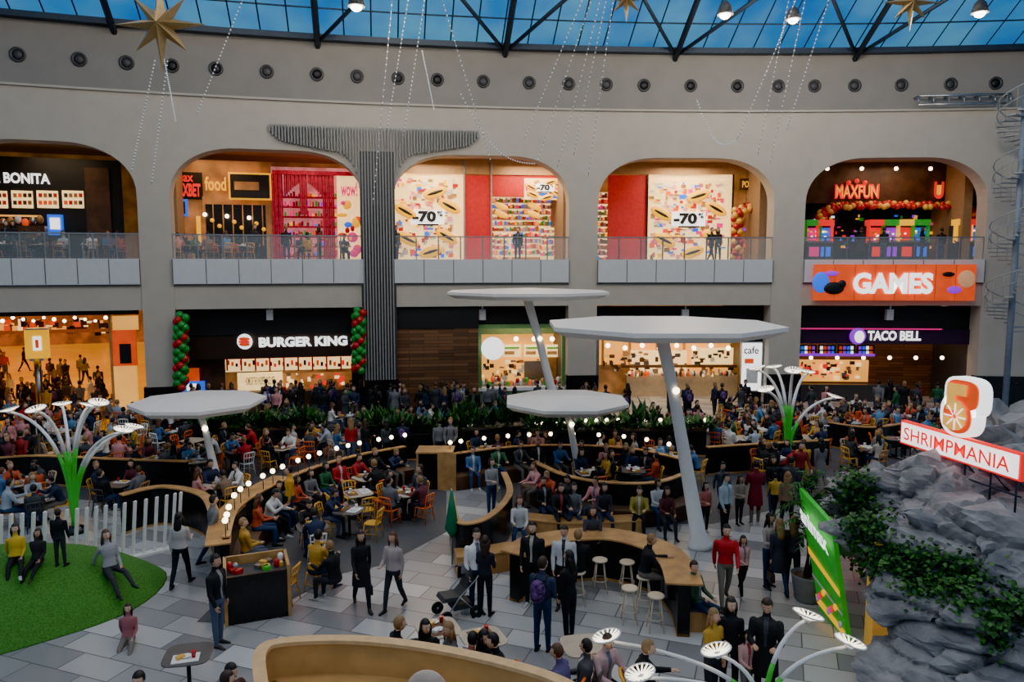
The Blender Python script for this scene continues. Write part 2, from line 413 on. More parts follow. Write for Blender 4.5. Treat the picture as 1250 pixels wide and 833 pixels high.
def poster70(mb,u0,v0,u1,v1,off,big=1.0):
    wbox(mb,u0,v0,u1,v1,off,0.06,shopw)
    rr=random.Random(int(u0)); w_=u1-u0; h_=v1-v0
    for k in range(int(w_*h_/38)):
        a=rr.uniform(u0+1,u1-8); b=rr.uniform(v0+2,v1-6)
        wbox(mb,a,b,min(u1,a+rr.uniform(2,8)),b+rr.uniform(1.5,6),off-0.03,0.03,rr.choice([signo,red,signb,signm,signy,warmdim,white,wood,pinkl,white]))
    for (fx,fy,ang) in ((.16,.42,.5),(.2,.75,.45),(.62,.2,-.3),(.84,.36,.5),(.8,.72,.55),(.55,.9,-.3)):
        a=u0+w_*fx; b=v0+h_*fy; t,z=cyl(a,b,off)
        mb.sphere(wpt(t,z,off-0.1),(0.66*big,0.07,0.3*big),signy,14,6,rot=Matrix.Rotation(ang,3,'Y')); mb.sphere(wpt(t,z,off-0.17),(0.45*big,0.04,0.08*big),inkb,10,5,rot=Matrix.Rotation(ang,3,'Y'))
    um,vm=(u0+u1)/2,(v0+v1)/2-2
    wbox(mb,um-20*big,vm-8*big,um+21*big,vm+9*big,off-0.14,0.03,signw); wbox(mb,um-12*big,vm+9*big,um+14*big,vm+11*big,off-.14,.03,inkb)
    wtext(mb,'-70',um-18*big,vm-7*big,um+11*big,vm+7*big,off-0.18,inkb,0.06); wtext(mb,'%',um+12*big,vm-7*big,um+19*big,vm,off-0.18,inkb,0.05)
grf=M('frame_grey',(0.3,0.3,0.3),0.5)
mb=MB(); wbox(mb,480,196,566,322,OF+0.1,0.1,shopw); poster70(mb,482,215,561,318,OF)
wbox(mb,566,214,600,322,OF-0.1,0.2,red); wbox(mb,600,196,700,240,OF,0.1,red)
for u in (566,599): wbox(mb,u,196,u+2,322,OF-0.2,0.1,grf)
poster70(mb,640,218,690,244,OF-0.05,.55); wbox(mb,480,196,700,213,OF-0.12,0.1,tan); mb.build('toy_shop_window')
def shelf(u0,v0,u1,v1,off,name):
    mb=MB(); wbox(mb,u0,v0,u1,v1,off+0.3,0.1,shopw); rr=random.Random(int(u0*3+v0))
    rows=int((v1-v0)/7)
    for k in range(rows):
        y=v0+(k+1)*7; wbox(mb,u0,y-.8,u1,y,off,0.3,white); x=u0
        while x<u1-2.5:
            ww=rr.uniform(1.2,3.2); hh=rr.uniform(3,5.8); wbox(mb,x,y-.8-hh,x+ww,y-.8,off+0.05,0.2,rr.choice([red,signy,signo,white,pinkl,signb,signg,signm,wood,white,warmdim,pinkl])); x+=ww+0.4
    mb.build(name)
shelf(601,241,692,314,OF+2.0,'toy_shelf'); shelf(604,284,624,319,OF+.7,'toy_shelf'); shelf(660,278,688,319,OF+.7,'toy_shelf'); shelf(727,235,745,320,OF+0.5,'toy_shelf')
mb=MB()
for u in (612,652): 
    for v in (252,262): 
        t,z=cyl(u,v,OF+.2); mb.sphere(wpt(t,z,OF+.2),(.42,.05,.17),signy,12,6,rot=Matrix.Rotation(.4,3,'Y'))
wbox(mb,742,214,790,322,OF,0.1,red); wbox(mb,790,196,893,322,OF+0.1,0.1,shopw); poster70(mb,791,220,889,318,OF); wbox(mb,893,205,945,322,OF+0.3,0.1,warmdim)
wbox(mb,725,196,945,213,OF-0.1,0.1,tan)
for u in (789,893): wbox(mb,u,213,u+2,322,OF-0.1,0.1,blackgl)
rr=random.Random(33)
clutter(mb,905,234,940,312,26,OF+.1,[signo,signy,wooddk,signp,dark,wood],rr)
wbox(mb,903,218,938,232,OF-.1,.1,wooddk); wtext(mb,'POPCORN',906,221,935,229,OF-.15,signy,.02)
mb.build('toy_shop_window')
def garland(us_vs,off,r,cl,name,num):
    mb=MB()
    for k in range(num):
        t=k/(num-1)*(len(us_vs)-1); i=min(int(t),len(us_vs)-2); f=t-i
        u=us_vs[i][0]*(1-f)+us_vs[i+1][0]*f; v=us_vs[i][1]*(1-f)+us_vs[i+1][1]*f
        th,z=cyl(u,v,off); c=wpt(th,z,off)
        for q in range(3):
            a=k*0.9+q*2.1; m=cl[(k//1+q)%len(cl)]
            mb.sphere(c+Vector((math.cos(a)*r,math.sin(a)*r*0.6,math.sin(a)*r*0.6)),r*0.9,m,8,6)
    mb.build(name)
bred=M('balloon_red',(0.5,0.012,0.012),0.25); bgreen=M('balloon_green',(0.02,0.28,0.04),0.25); bgold=M('balloon_gold',(0.8,0.45,0.08),0.25)
garland([(221,388),(221,470)],-0.3,0.2,[bgreen,bgreen,bred],'balloon_garland',16)
garland([(438,382),(438,450)],-0.35,0.2,[bred,bgreen,bgreen],'balloon_garland',14)
garland([(900,320),(900,258),(935,248)],OF-0.7,0.2,[bgold,bred],'balloon_garland',20)
garland([(1000,318),(1002,262),(1020,252),(1090,250),(1180,252),(1192,262),(1195,300)],OF-0.7,0.18,[bred,bgold,bred],'balloon_garland',52)
mb=MB(); wbox(mb,975,196,1215,248,OF,0.1,wooddk); wbox(mb,975,248,1215,322,OF+1.5,0.1,black)
wtext(mb,'MAXFUN',1019,225,1073,243,OF-0.15,signr,0.05); wtext(mb,'MAXFUN',1021,227,1071,241,OF-0.2,signy,0.0)
for k in range(3): wsph(mb,1036+k*10,221+abs(k-1)*2,OF-.2,0.12,signr)
wtext(mb,'U',1140,222,1152,243,OF-0.15,signr,0.04); wbox(mb,1143,226,1149,238,OF-0.15,0.05,signy)
for k in range(5): wsph(mb,1010+k*42,206,OF-.8,.1,bulb)
rr=random.Random(11)
for k in range(110):
    u=rr.uniform(985,1200); v=rr.uniform(262,302); wbox(mb,u,v,u+rr.uniform(1,5),v+rr.uniform(1,4),OF+1.2,0.1,rr.choice([signb,signp,signm,signy,signg,signw,signr]))
mb.build('arcade_storefront')
def arcade(u,seed):
    mb=MB(); rr=random.Random(seed); t=cyl(u,300,3.2)[0]; c=wpt(t,ZF-0.02,3.2)
    a=rr.choice([signp,signb,signr,signm]); b=rr.choice([signy,signg,signr])
    mb.box(c+Vector((0,0,0.5)),(0.8,0.8,1.0),dark); mb.box(c+Vector((0,0.2,1.45)),(0.8,0.4,0.9),dark); mb.box(c+Vector((0,-0.02,1.45)),(0.68,0.06,0.7),a)
    for k in range(6): mb.box(c+Vector((rr.uniform(-.25,.25),-0.06,1.45+rr.uniform(-.25,.25))),(.1,.03,.08),rr.choice([signw,signy,signg]))
    mb.box(c+Vector((0,-0.1,2.05)),(0.82,0.6,0.3),b); mb.box(c+Vector((0,-0.42,0.55)),(0.5,0.04,0.5),a); mb.box(c+Vector((0,-0.3,1.04)),(0.8,0.4,0.08),dark,rot=Matrix.Rotation(0.3,3,'X'))
    for s in (-.38,.38): mb.box(c+Vector((s,-0.12,1.2)),(0.03,0.5,1.9),b)
    mb.build('arcade_machine',c)
for i,u in enumerate((990,1004,1172,1188,1203,1066,1084,1102,1120)): arcade(u,i)
mb=MB(); wbox(mb,994,323,1191,367,-0.4,0.2,signo); 
for k in range(1,8): wbox(mb,994+k*24.6,323,994.6+k*24.6,367,-0.41,0.02,M('seam_red',(0.4,0.03,0.01),0.5,emit=0.2))
wtext(mb,'GAMES',1041,333,1139,359,-0.45,signw,0.045)
wsph(mb,1002,345,-0.42,(0.42,0.08,0.5),signb); wsph(mb,1018,352,-0.45,(0.5,0.08,0.3),inkb); wsph(mb,1028,347,-0.45,(0.2,0.08,0.2),inkb)
wsph(mb,1180,341,-0.45,(0.42,0.08,0.42),M('ball_tan',(0.8,0.4,0.2),0.5,emit=.6)); wsph(mb,1165,354,-0.45,(0.35,0.08,0.18),signp); wsph(mb,1158,335,-0.45,(0.3,0.08,0.12),inkb); wsph(mb,1015,334,-0.45,(0.35,0.08,0.12),signp)
mb.build('games_sign')

# ------------------------------------------------------------ ground-level storefronts
G0=1.0
mb=MB()
wbox(mb,213,374,443,408,G0,0.2,black); wbox(mb,213,408,275,505,G0+1,0.1,wooddk)
wtext(mb,'BURGER KING',316,411,424,423,G0-0.05,signw,0.05)
t,z=cyl(299,417,G0); c=wpt(t,z,G0-0.1)
mb.sphere(c,(0.36,0.06,0.36),signw,18,10); mb.sphere(c+Vector((0,-.03,.12)),(0.27,0.06,0.1),signo,14,6); mb.sphere(c+Vector((0,-.03,-.12)),(0.27,0.06,0.1),signo,14,6); mb.box(c+Vector((0,-.06,0)),(0.5,0.06,0.1),signr)
wbox(mb,213,405,443,437,G0+0.1,0.05,M('panel_brown',(0.03,0.015,0.01),0.4))
wbox(mb,275,436,432,452,G0+1.4,0.1,shopw); 
for k in range(9): wbox(mb,276+k*17.4,436,278+k*17.4,453,G0+1.3,0.1,red)
for k in range(30):
    a=277+k*5.2; wbox(mb,a,440+(k%3)*2,a+3,446+(k%3),G0+1.35,0.05,[warmdim,signo,wooddk,signr][k%4])
wbox(mb,272,434,434,437,G0+1.2,0.2,red); wbox(mb,290,455,345,480,G0+2.6,0.1,shopw); wtext(mb,'HOME OF THE WHOPPER SINCE 1957',300,460,335,470,G0+2.5,inkb)
wbox(mb,345,455,440,505,G0+4,0.1,warmdim); wbox(mb,273,478,434,505,G0+1.4,0.7,wooddk)
rr=random.Random(51)
clutter(mb,348,456,432,476,44,G0+3.5,[steel,shopw,wood,signr,dark,shopwarm,shopw],rr)
wbox(mb,225,450,243,466,G0+0.8,0.1,signo); wbox(mb,222,466,250,480,G0+0.7,0.1,signb); wbox(mb,228,469,240,477,G0+.65,.05,signw)
wbox(mb,429,374,443,505,G0+0.3,0.2,black)
mb.build('burger_restaurant_storefront')
mb=MB(); 
plank=bpy.data.materials.new('wood_plank_wall'); plank.use_nodes=True; nt=plank.node_tree; b=nt.nodes['Principled BSDF']; tc=nt.nodes.new('ShaderNodeTexCoord')
mp=nt.nodes.new('ShaderNodeMapping'); mp.inputs['Rotation'].default_value=(PI/2,0,0); br=nt.nodes.new('ShaderNodeTexBrick'); br.inputs['Brick Width'].default_value=1.4; br.inputs['Row Height'].default_value=0.16; br.inputs['Mortar Size'].default_value=0.008
br.inputs['Scale'].default_value=1; br.inputs['Color1'].default_value=(0.2,0.1,0.045,1); br.inputs['Color2'].default_value=(0.09,0.045,0.022,1); br.inputs['Mortar'].default_value=(0.015,0.01,0.01,1)
nt.links.new(tc.outputs['Object'],mp.inputs['Vector']); nt.links.new(mp.outputs['Vector'],br.inputs['Vector']); nt.links.new(br.outputs['Color'],b.inputs['Base Color']); b.inputs['Roughness'].default_value=0.5
wbox(mb,480,400,584,512,G0-.7,0.15,plank); wbox(mb,480,374,584,401,G0-0.75,0.2,black); mb.build('wood_plank_wall')
mb=MB(); wbox(mb,584,374,694,398,G0,0.2,black); wbox(mb,584,398,694,512,G0+4.5,0.1,shopwarm); wbox(mb,584,398,694,408,G0+4.0,0.2,M('kitchen_green',(.12,.2,.08),.5,emit=.1))
for k in range(3): wbox(mb,614+k*26,421,636+k*26,436,G0+3.0,0.1,shopw); wbox(mb,616+k*26,424,634+k*26,426,G0+2.95,0.05,signg); wbox(mb,616+k*26,429,628+k*26,433,G0+2.95,0.05,warmdim)
wbox(mb,587,472,688,505,G0+0.9,0.6,M('counter_green_grey',(0.25,0.33,0.25),0.5)); wbox(mb,587,468,688,473,G0+0.8,0.8,steel)
wbox(mb,584,476,690,512,G0,0.2,M('counter_sage',(0.16,0.22,0.15),0.5)); wbox(mb,584,473,690,477,G0-0.1,0.5,white)
gf=M('frame_green',(.12,.26,.09),.5,emit=.08); wbox(mb,584,398,588,476,G0-.05,0.25,gf); wbox(mb,686,398,694,476,G0-.05,0.25,gf); wbox(mb,584,396,694,401,G0-.05,.25,gf)
rr=random.Random(71)
for k in range(26): wsph(mb,590+k*3.8,469-rr.random()*6,G0+0.3,(0.1,0.15,0.15),[white,wood,grn,signo,steel,bred][k%6])
clutter(mb,588,438,684,466,60,G0+3.4,[steel,wood,dark,white,shopw,wooddk],rr)
wbox(mb,640,441,665,466,G0+3.3,0.2,steel); wbox(mb,668,430,685,470,G0+3.4,0.2,wood)
for k in range(3): wsph(mb,630+k*22,414,G0+2,.13,bulb)
t,z=cyl(600,424,G0); c=wpt(t,z,G0-0.6); mb.lathe([(0.53,-0.08),(0.56,-0.04),(0.56,0.04),(0.53,0.08)],signw,c,28,Matrix.Rotation(PI/2,3,'X'))
mb.build('salad_bar_storefront')
mb=MB(); wbox(mb,728,374,945,414,G0,0.2,black); wbox(mb,728,414,905,512,G0+6,0.1,shopwarm)
for k in range(5): wbox(mb,735+k*33,414,737+k*33,505,G0+5.5,0.3,wood); 
wbox(mb,770,428,838,470,G0+5,0.1,shopw); wbox(mb,845,425,895,445,G0+5,0.1,shopw); wbox(mb,735,446,765,448,G0+4.5,0.4,wood)
wbox(mb,730,446,768,490,G0+4.6,.1,warmdim)
wbox(mb,760,446,900,449,G0+4,0.3,wooddk); wbox(mb,765,458,900,488,G0+3.5,0.6,M('counter_cream',(0.6,0.45,0.28),0.5)); 
rr=random.Random(9)
for k in range(60): wsph(mb,rr.uniform(765,898),rr.choice((456,457)),G0+3.3,(0.09,0.1,rr.uniform(.08,.2)),rr.choice([white,wood,wooddk,steel,signo,dark,shopw]))
clutter(mb,735,427,898,456,90,G0+4.4,[wood,wooddk,dark,steel,white,tan,wooddk],rr)
for k in range(8): wsph(mb,742+k*21,422+(k%2)*3,G0+2.5,0.13,bulb)
wbox(mb,904,414,945,512,G0+0.2,0.1,blackgl); wbox(mb,904,417,931,479,G0-0.3,0.12,steel); wbox(mb,905.5,419,929.5,477,G0-0.34,0.05,signw)
wbox(mb,909,438,920,444,G0-0.36,0.02,signo); wbox(mb,911,450,925,468,G0-0.36,0.02,M('grey_ink',(0.5,0.5,0.5),0.5,emit=.3)); wtext(mb,'cafe',908,423,926,432,G0-0.38,inkb)
wbox(mb,728,414,731,505,G0,0.2,steel); wbox(mb,815,414,817,505,G0,0.1,blackgl)
mb.build('cafe_storefront')
mb=MB(); wbox(mb,975,374,1215,402,G0,0.2,black); wbox(mb,975,402,1215,420,G0-0.1,0.3,M('dark_purple',(0.03,0.008,0.04),0.5)); wbox(mb,978,401,1150,402.5,G0-0.3,0.1,signm)
wtext(mb,'TACO BELL',1059,404,1124,416,G0-0.2,signw,0.04)
t,z=cyl(1044,410,G0); c=wpt(t,z,G0-0.3); mb.sphere(c,(0.42,0.08,0.42),signp,16,10); mb.sphere(c+Vector((0.05,-.08,-.02)),(0.25,0.06,0.3),signw,12,8)
wbox(mb,975,420,1215,512,G0+4,0.1,plank)
for k in range(4):
    wbox(mb,976+k*23.5,421,997+k*23.5,435,G0+0.9,0.1,blackgl)
    for j in range(8): wbox(mb,978+k*23.5+(j%4)*4.6,423+(j//4)*6,981+k*23.5+(j%4)*4.6,427+(j//4)*6,G0+0.85,0.05,[signb,signw,signo,signp][(j+k)%4])
wbox(mb,976,432,1068,435,G0+0.8,0.1,signp); wbox(mb,976,440,1060,466,G0+2.5,0.2,shopwarm); wbox(mb,976,470,1100,505,G0+2,0.5,dark)
clutter(mb,977,441,1058,465,50,G0+2.3,[steel,wood,signr,dark,shopw,wooddk,wood],rr)
for k in range(7): wsph(mb,990+k*32,437,G0+1,0.1,bulb)
mb.build('taco_restaurant_storefront')
# corridor left
ylw=M('corridor_floor_glow',(1.0,0.40,0.01),0.3,emit=0.62,var=0.12,scale=0.5)  # yellow lamplight on the corridor floor is put in as emission
T140=cyl(137,450)[0]; TLL=TL-.3
mb=MB(); wbox(mb,-75,374,168,386,G0,0.3,dark)
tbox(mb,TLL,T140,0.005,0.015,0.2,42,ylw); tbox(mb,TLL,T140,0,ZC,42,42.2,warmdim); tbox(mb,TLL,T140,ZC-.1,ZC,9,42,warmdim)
wbox(mb,137,403,166,447,G0,0.2,signo); wbox(mb,146,420,160,444,G0-0.05,0.05,black); wbox(mb,137,386,168,403,G0,0.2,shopwarm); wbox(mb,137,447,168,512,G0,0.2,shopwarm)
wbox(mb,135,384,138,512,G0-0.1,0.2,wood)
rr=random.Random(61)
for k in range(90):
    u=-60+rr.random()*195; wbox(mb,u,388+rr.random()*14,u+rr.uniform(3,12),394+rr.random()*16,38,0.3,rr.choice([wooddk,dark,wood,shopw,shopwarm,signo,black])); 
wbox(mb,-60,404,135,408,36,.6,wood)
for k in range(16): wsph(mb,-60+k*12.6,388+(k%3)*2,14+(k%5)*4,0.11,bulb)
mb.build('corridor_entrance')
mb=MB(); wbox(mb,30,403,58,438,3,0.4,signy); wbox(mb,30,401,58,403,3,0.4,white); wbox(mb,40,411,50,428,2.95,0.05,signw); wbox(mb,43,415,47,425,2.93,0.03,signo)
wbox(mb,36,438,52,441,3.1,0.2,steel); t=cyl(44,438,3)[0]; mb.tube([wpt(t,0,3.2),wpt(t,cyl(44,438,3)[1],3.2)],0.15,steel); mb.build('advert_lightbox')
def area(loc,size,power,col,rx=0.0,name='shop_lamp'):
    l=bpy.data.lights.new(name,'AREA'); l.size=size; l.energy=power; l.color=col; ob=bpy.data.objects.new(name,l); scene.collection.objects.link(ob); ob.location=loc; ob.rotation_euler=(rx,0,0)
for u,pw,c in ((60,120,(1,.72,.45)),(260,130,(1,.65,.35)),(380,130,(1,.45,.42)),(530,420,(1,.82,.55)),(650,520,(1,.78,.5)),(840,520,(1,.8,.52)),(1090,170,(1,.6,.4))):
    t=cyl(u,300,3)[0]; area(wpt(t,12.5,2.8),2.5,pw,c)
for u,pw,c in ((350,280,(1,.78,.55)),(640,280,(1,.8,.5)),(790,340,(1,.7,.38)),(870,240,(1,.7,.38)),(1010,220,(1,.6,.4)),(1150,120,(1,.65,.4))):
    t=cyl(u,450,3)[0]; area(wpt(t,5.1,3.2),2.2,pw,c)
for u,v,of in ((60,450,5),(20,440,14),(90,440,14),(60,430,26)):
    t=cyl(u,v,of)[0]; area(wpt(t,5.1,of),3,240,(1,.52,.1))

# ------------------------------------------------------------ canopies
def canopy(ub,vb,ut,vt,width,name='canopy_tree',rb=0.34):
    b=P(ub,vb); c=Q(ut,vt,b.y); rad=width/2; mb=MB(); n=8
    def ring(r,z): return [Vector((c.x+r*math.cos(2*PI*(j+.5)/n),c.y+r*math.sin(2*PI*(j+.5)/n),z)) for j in range(n)]
    mb.rings([ring(0.2,c.z-0.3),ring(rad*0.9,c.z-0.16),ring(rad,c.z-0.02),ring(rad,c.z+0.08),ring(0.1,c.z+0.2)],white,smooth=False)
    mb.tube([b,b.lerp(c,0.02),b.lerp(c,0.06),b.lerp(c,0.35),b.lerp(c,0.7),c-Vector((0,0,0.25))],[rb,rb*0.95,rb*.6,rb*.5,rb*.42,rb*.5],white,10)
    mid=b.lerp(c,0.72); mb.sphere(mid+Vector((0.05,-rb*.45,0)),0.09,bulb)
    mb.build(name,b)
canopy(855,668,808,399,5.95); canopy(268,600,243,492,4.1,rb=0.24); canopy(708,585,691,491,4.3,rb=0.24); canopy(692,552,644,358,6.4)

# ------------------------------------------------------------ booth partitions
PATHS=[]
cush=M('cushion_brown',(0.12,0.07,0.04),0.6)
def booth(px,h,name,cap=wood,seat=None,bulbs=0,plants=False,thick=0.07,capw=0.02,seg=8,capt=.035,body=None):
    pts=smoothpath([P(u,v) for u,v in px],seg); PATHS.append(pts); mb=MB(); body=body or blackgl
    pathband(mb,pts,-thick,thick,0,h-capt,body); pathband(mb,pts,-thick-capw,thick+capw,h-capt,h,cap)
    pathband(mb,pts,-thick-0.01,thick+0.01,0.0,0.06,wood)
    if seat:
        s=seat; a,b=(thick,thick+0.5) if s>0 else (-thick-0.5,-thick)
        pathband(mb,pts,a,b,0.0,0.4,wooddk); pathband(mb,pts,a,b,0.4,0.46,cush)
    if plants:
        rr=random.Random(len(PATHS))
        for p in pts[::1]:
            hh_=.5+.75*abs(noise.noise(Vector((p.x*.9,p.y*.9,3)))*2)
            for k in range(60):
                q=Vector((p.x+rr.uniform(-.5,.5),p.y+rr.uniform(-.3,.3),h+rr.random()*hh_*.4)); d=Vector((rr.uniform(-.4,.4),rr.uniform(-.4,.4),rr.uniform(.05,.6)*hh_)); sd=d.cross(Vector((0,0,1))).normalized()*rr.choice((.05,.09))
                mb.quad([q,q+d*.5+sd,q+d,q+d*.5-sd],rr.choice([leaf,leafdk]))
    mb.build(name)
    if bulbs:
        mb=MB(); 
        for i in range(bulbs):
            p=pts[int(i*(len(pts)-1)/(bulbs-1))]; q=Vector((p.x,p.y,h)); mb.tube([q,q+Vector((0,0,0.3))],0.012,black,5); mb.sphere(q+Vector((0,0,0.37)),0.07,bulb,10,6)
        mb.build('globe_lights')
booth([(278,715),(292,672),(335,640),(385,615),(440,597),(495,585)],1.15,'booth_partition',seat=-1,bulbs=18)
booth([(455,552),(500,560),(560,556),(640,548)],1.0,'planter_partition',plants=True,thick=0.25,cap=dark)
booth([(550,594),(620,584),(690,581),(770,586),(835,602)],1.1,'booth_partition',seat=-1,bulbs=12)
booth([(655,606),(690,624),(740,634),(800,634),(842,618)],1.1,'booth_partition',seat=-1)
booth([(552,655),(560,690),(595,684),(622,650),(615,620)],1.1,'booth_partition',seat=None)
booth([(655,560),(740,556),(860,556)],1.0,'planter_partition',plants=True,thick=0.2,bulbs=14,cap=dark)
booth([(862,580),(930,575),(1010,570)],1.0,'booth_partition')
booth([(150,652),(200,640),(250,652),(266,688)],1.1,'booth_partition',capw=.06)
booth([(-40,600),(40,592),(130,596),(230,600)],1.0,'booth_partition')
booth([(240,545),(310,552),(380,548)],0.9,'planter_partition',plants=True,thick=0.2,cap=dark)
booth([(1010,545),(1060,552),(1110,545)],1.0,'booth_partition')
booth([(268,722),(276,682),(308,648),(345,625)],1.08,'wood_counter',thick=.05,capw=.22)
booth([(628,735),(660,715),(735,706),(797,722),(824,748),(834,778)],1.08,'bar_counter',thick=0.12,capw=0.24)
booth([(556,700),(590,697),(628,690)],0.5,'wood_bench',thick=0.25,capw=0.03,body=wood)
booth([(640,650),(700,655),(780,652)],0.46,'wood_bench',thick=0.25,capw=0.03,body=wood)
pts=smoothpath([P(u,v,1.3) for u,v in ((330,900),(316,833),(317,797),(345,784),(430,781),(520,790),(620,811),(700,840),(760,900))],8)
oak=M('oak_veneer',(0.62,0.36,0.13),0.35,var=0.12,scale=2)
mb=MB(); pathband(mb,pts,-0.05,0.05,0,1.3,oak); pathband(mb,pts,-0.12,0.07,1.28,1.34,M('wood_edge',(0.7,0.45,0.22),0.4)); pathband(mb,pts,-0.5,-0.05,0.7,0.75,oak)
mb.build('curved_info_counter'); PATHS.append(pts)
c=P(521,838,1.1); mb=MB(); ch=M('chair_beige',(0.6,0.48,0.4),0.7)
mb.sphere((c.x,c.y,1.05),(0.3,0.09,0.3),ch,16,10); mb.sphere((c.x,c.y-0.25,0.5),(0.28,0.28,0.07),ch,16,8); mb.tube([(c.x,c.y+.02,0.8),(c.x,c.y-.05,0.48)],0.03,steel); mb.tube([(c.x,c.y-.2,0.08),(c.x,c.y-.2,0.46)],0.03,steel)
for k in range(5):
    a=k*2*PI/5; mb.tube([(c.x,c.y-.2,0.1),(c.x+.28*math.cos(a),c.y-.2+.28*math.sin(a),0.05)],0.02,dark); mb.sphere((c.x+.28*math.cos(a),c.y-.2+.28*math.sin(a),0.03),0.03,black)
for s in (-.3,.3): mb.tube([(c.x+s*.9,c.y-.05,.5),(c.x+s,c.y-.1,.72),(c.x+s,c.y-.4,.72)],0.025,dark)
mb.build('office_chair')
a=P(277,765); b=P(354,752); d=(b-a).normalized(); n=Vector((-d.y,d.x,0)); ang=math.atan2(d.y,d.x); L=(b-a).length
mb=MB(); cc=(a+b)/2
mb.box(cc+n*0.03+Vector((0,0,.5)),(L,0.06,1.0),blackgl,ang); mb.box(cc+n*0.4+Vector((0,0,.92)),(L,0.75,0.05),dark,ang); mb.box(cc+n*0.4+Vector((0,0,.3)),(L-.1,0.6,0.5),dark,ang)
mb.box(cc+n*0.9+Vector((0,0,.55)),(L,0.06,1.1),wood,ang)
for s in (-1,1): mb.box(cc+d*(s*L/2)+n*0.45+Vector((0,0,.55)),(0.06,0.95,1.1),wood,ang)
rr=random.Random(2)
for k in range(12):
    q=cc+d*rr.uniform(-.55,.55)+n*rr.uniform(.2,.7)+Vector((0,0,.945))
    if k%3: mb.box(q+Vector((0,0,.04)),(.16,.12,.08),rr.choice([white,bred,steel,grn,bgold]),rr.random()*3)
    else: mb.lathe([(.05,0),(.06,.02),(.06,.14),(.03,.17)],rr.choice([white,bred,steel]),q,12)
mb.build('service_desk')
a=P(510,598); mb=MB(); mb.box(a+Vector((0.55,0.4,0.6)),(1.1,0.8,1.2),blackgl); mb.box(a+Vector((0.95,-0.03,0.6)),(0.6,0.06,1.2),wood); mb.box(a+Vector((0.0,.4,0.6)),(0.06,0.9,1.2),wood); mb.box(a+Vector((0.55,.4,1.22)),(1.2,0.9,0.05),wood); mb.build('waste_station')

# ------------------------------------------------------------ furniture meshes
chair_m=objcol_mat('chair_colour',0.4)
def chair_mesh():
    mb=MB()
    n=14; rs=[]
    for z,r in ((0.43,0.19),(0.435,0.205),(0.455,0.205),(0.46,0.19)):
        rs.append([Vector((r*math.copysign(abs(math.cos(2*PI*j/n))**.6,math.cos(2*PI*j/n)),r*math.copysign(abs(math.sin(2*PI*j/n))**.6,math.sin(2*PI*j/n)),z)) for j in range(n)])
    mb.rings(rs,chair_m)
    for sx in (-1,1):
        mb.tube([(sx*.16,-.16,.44),(sx*.21,-.21,0)],[.018,.012],chair_m,6)
        mb.tube([(sx*.21,.22,0),(sx*.165,.16,.44),(sx*.18,.2,.65),(sx*.19,.25,.84)],[.013,.019,.017,.015],chair_m,6)
    mb.tube([(-.19,.24,.82),(-.1,.285,.85),(.1,.285,.85),(.19,.24,.82)],.026,chair_m,6)
    mb.tube([(-.18,.21,.66),(0,.25,.67),(.18,.21,.66)],.017,chair_m,6)
    for x in (-.1,0,.1): mb.tube([(x,.17,.45),(x,.27,.84)],.011,chair_m,5)
    mb.tube([(-.19,-.19,.2),(.19,-.19,.2)],.01,chair_m,5)
    for s in (-1,1): mb.tube([(s*.19,-.19,.2),(s*.19,.19,.2)],.01,chair_m,5)
    return mb.mesh('dining_chair')
CHAIR=chair_mesh()
def stool_mesh():
    mb=MB(); mb.lathe([(0.15,.70),(0.17,.71),(0.17,.73),(0.15,.745)],chair_m,n=16)
    for k in range(4):
        a=PI/4+k*PI/2; mb.tube([(.1*math.cos(a),.1*math.sin(a),.71),(.21*math.cos(a),.21*math.sin(a),0)],[.015,.011],chair_m,6)
    mb.tube([(.17*math.cos(2*PI*k/12),.17*math.sin(2*PI*k/12),.28) for k in range(13)],.009,chair_m,5)
    return mb.mesh('bar_stool')
STOOL=stool_mesh()
def table_mesh(seed):
    mb=MB(); rr=random.Random(seed); tt=M('table_top_light',(0.5,0.42,0.32),0.4)
    if seed%3==0: tt=M('table_top_dark',(0.1,0.09,0.085),0.4)
    n=20; rs=[]
    for z,r in ((.72,.36),(.725,.38),(.745,.38),(.75,.365)):
        rs.append([Vector((r*math.copysign(abs(math.cos(2*PI*j/n))**.45,math.cos(2*PI*j/n)),r*math.copysign(abs(math.sin(2*PI*j/n))**.45,math.sin(2*PI*j/n)),z)) for j in range(n)])
    mb.rings(rs,tt); mb.tube([(0,0,.02),(0,0,.72)],.035,black,8); mb.lathe([(.24,0),(.24,.015),(.05,.04)],black,n=16)
    tr=M('tray_brown',(0.16,0.08,0.04),0.5)
    for s in (-1,1):
        if rr.random()<.85:
            y=s*.17+rr.uniform(-.03,.03); mb.box((0,y,.757),(.42,.28,.014),rr.choice([tr,white,dark]),rr.uniform(-.1,.1))
            mb.lathe([(.03,.765),(.042,.87),(.044,.875)],rr.choice([white,bred,white]),(rr.uniform(.08,.15),y,0),10)
            mb.box((-.08,y,.785),(.13,.1,.05),rr.choice([bgold,white,bred]),rr.random())
            mb.lathe([(.05,.765),(.08,.79)],white,(0.0,y+.03,0),10)
    return mb.mesh('cafe_table')
TABLES=[table_mesh(i) for i in range(5)]

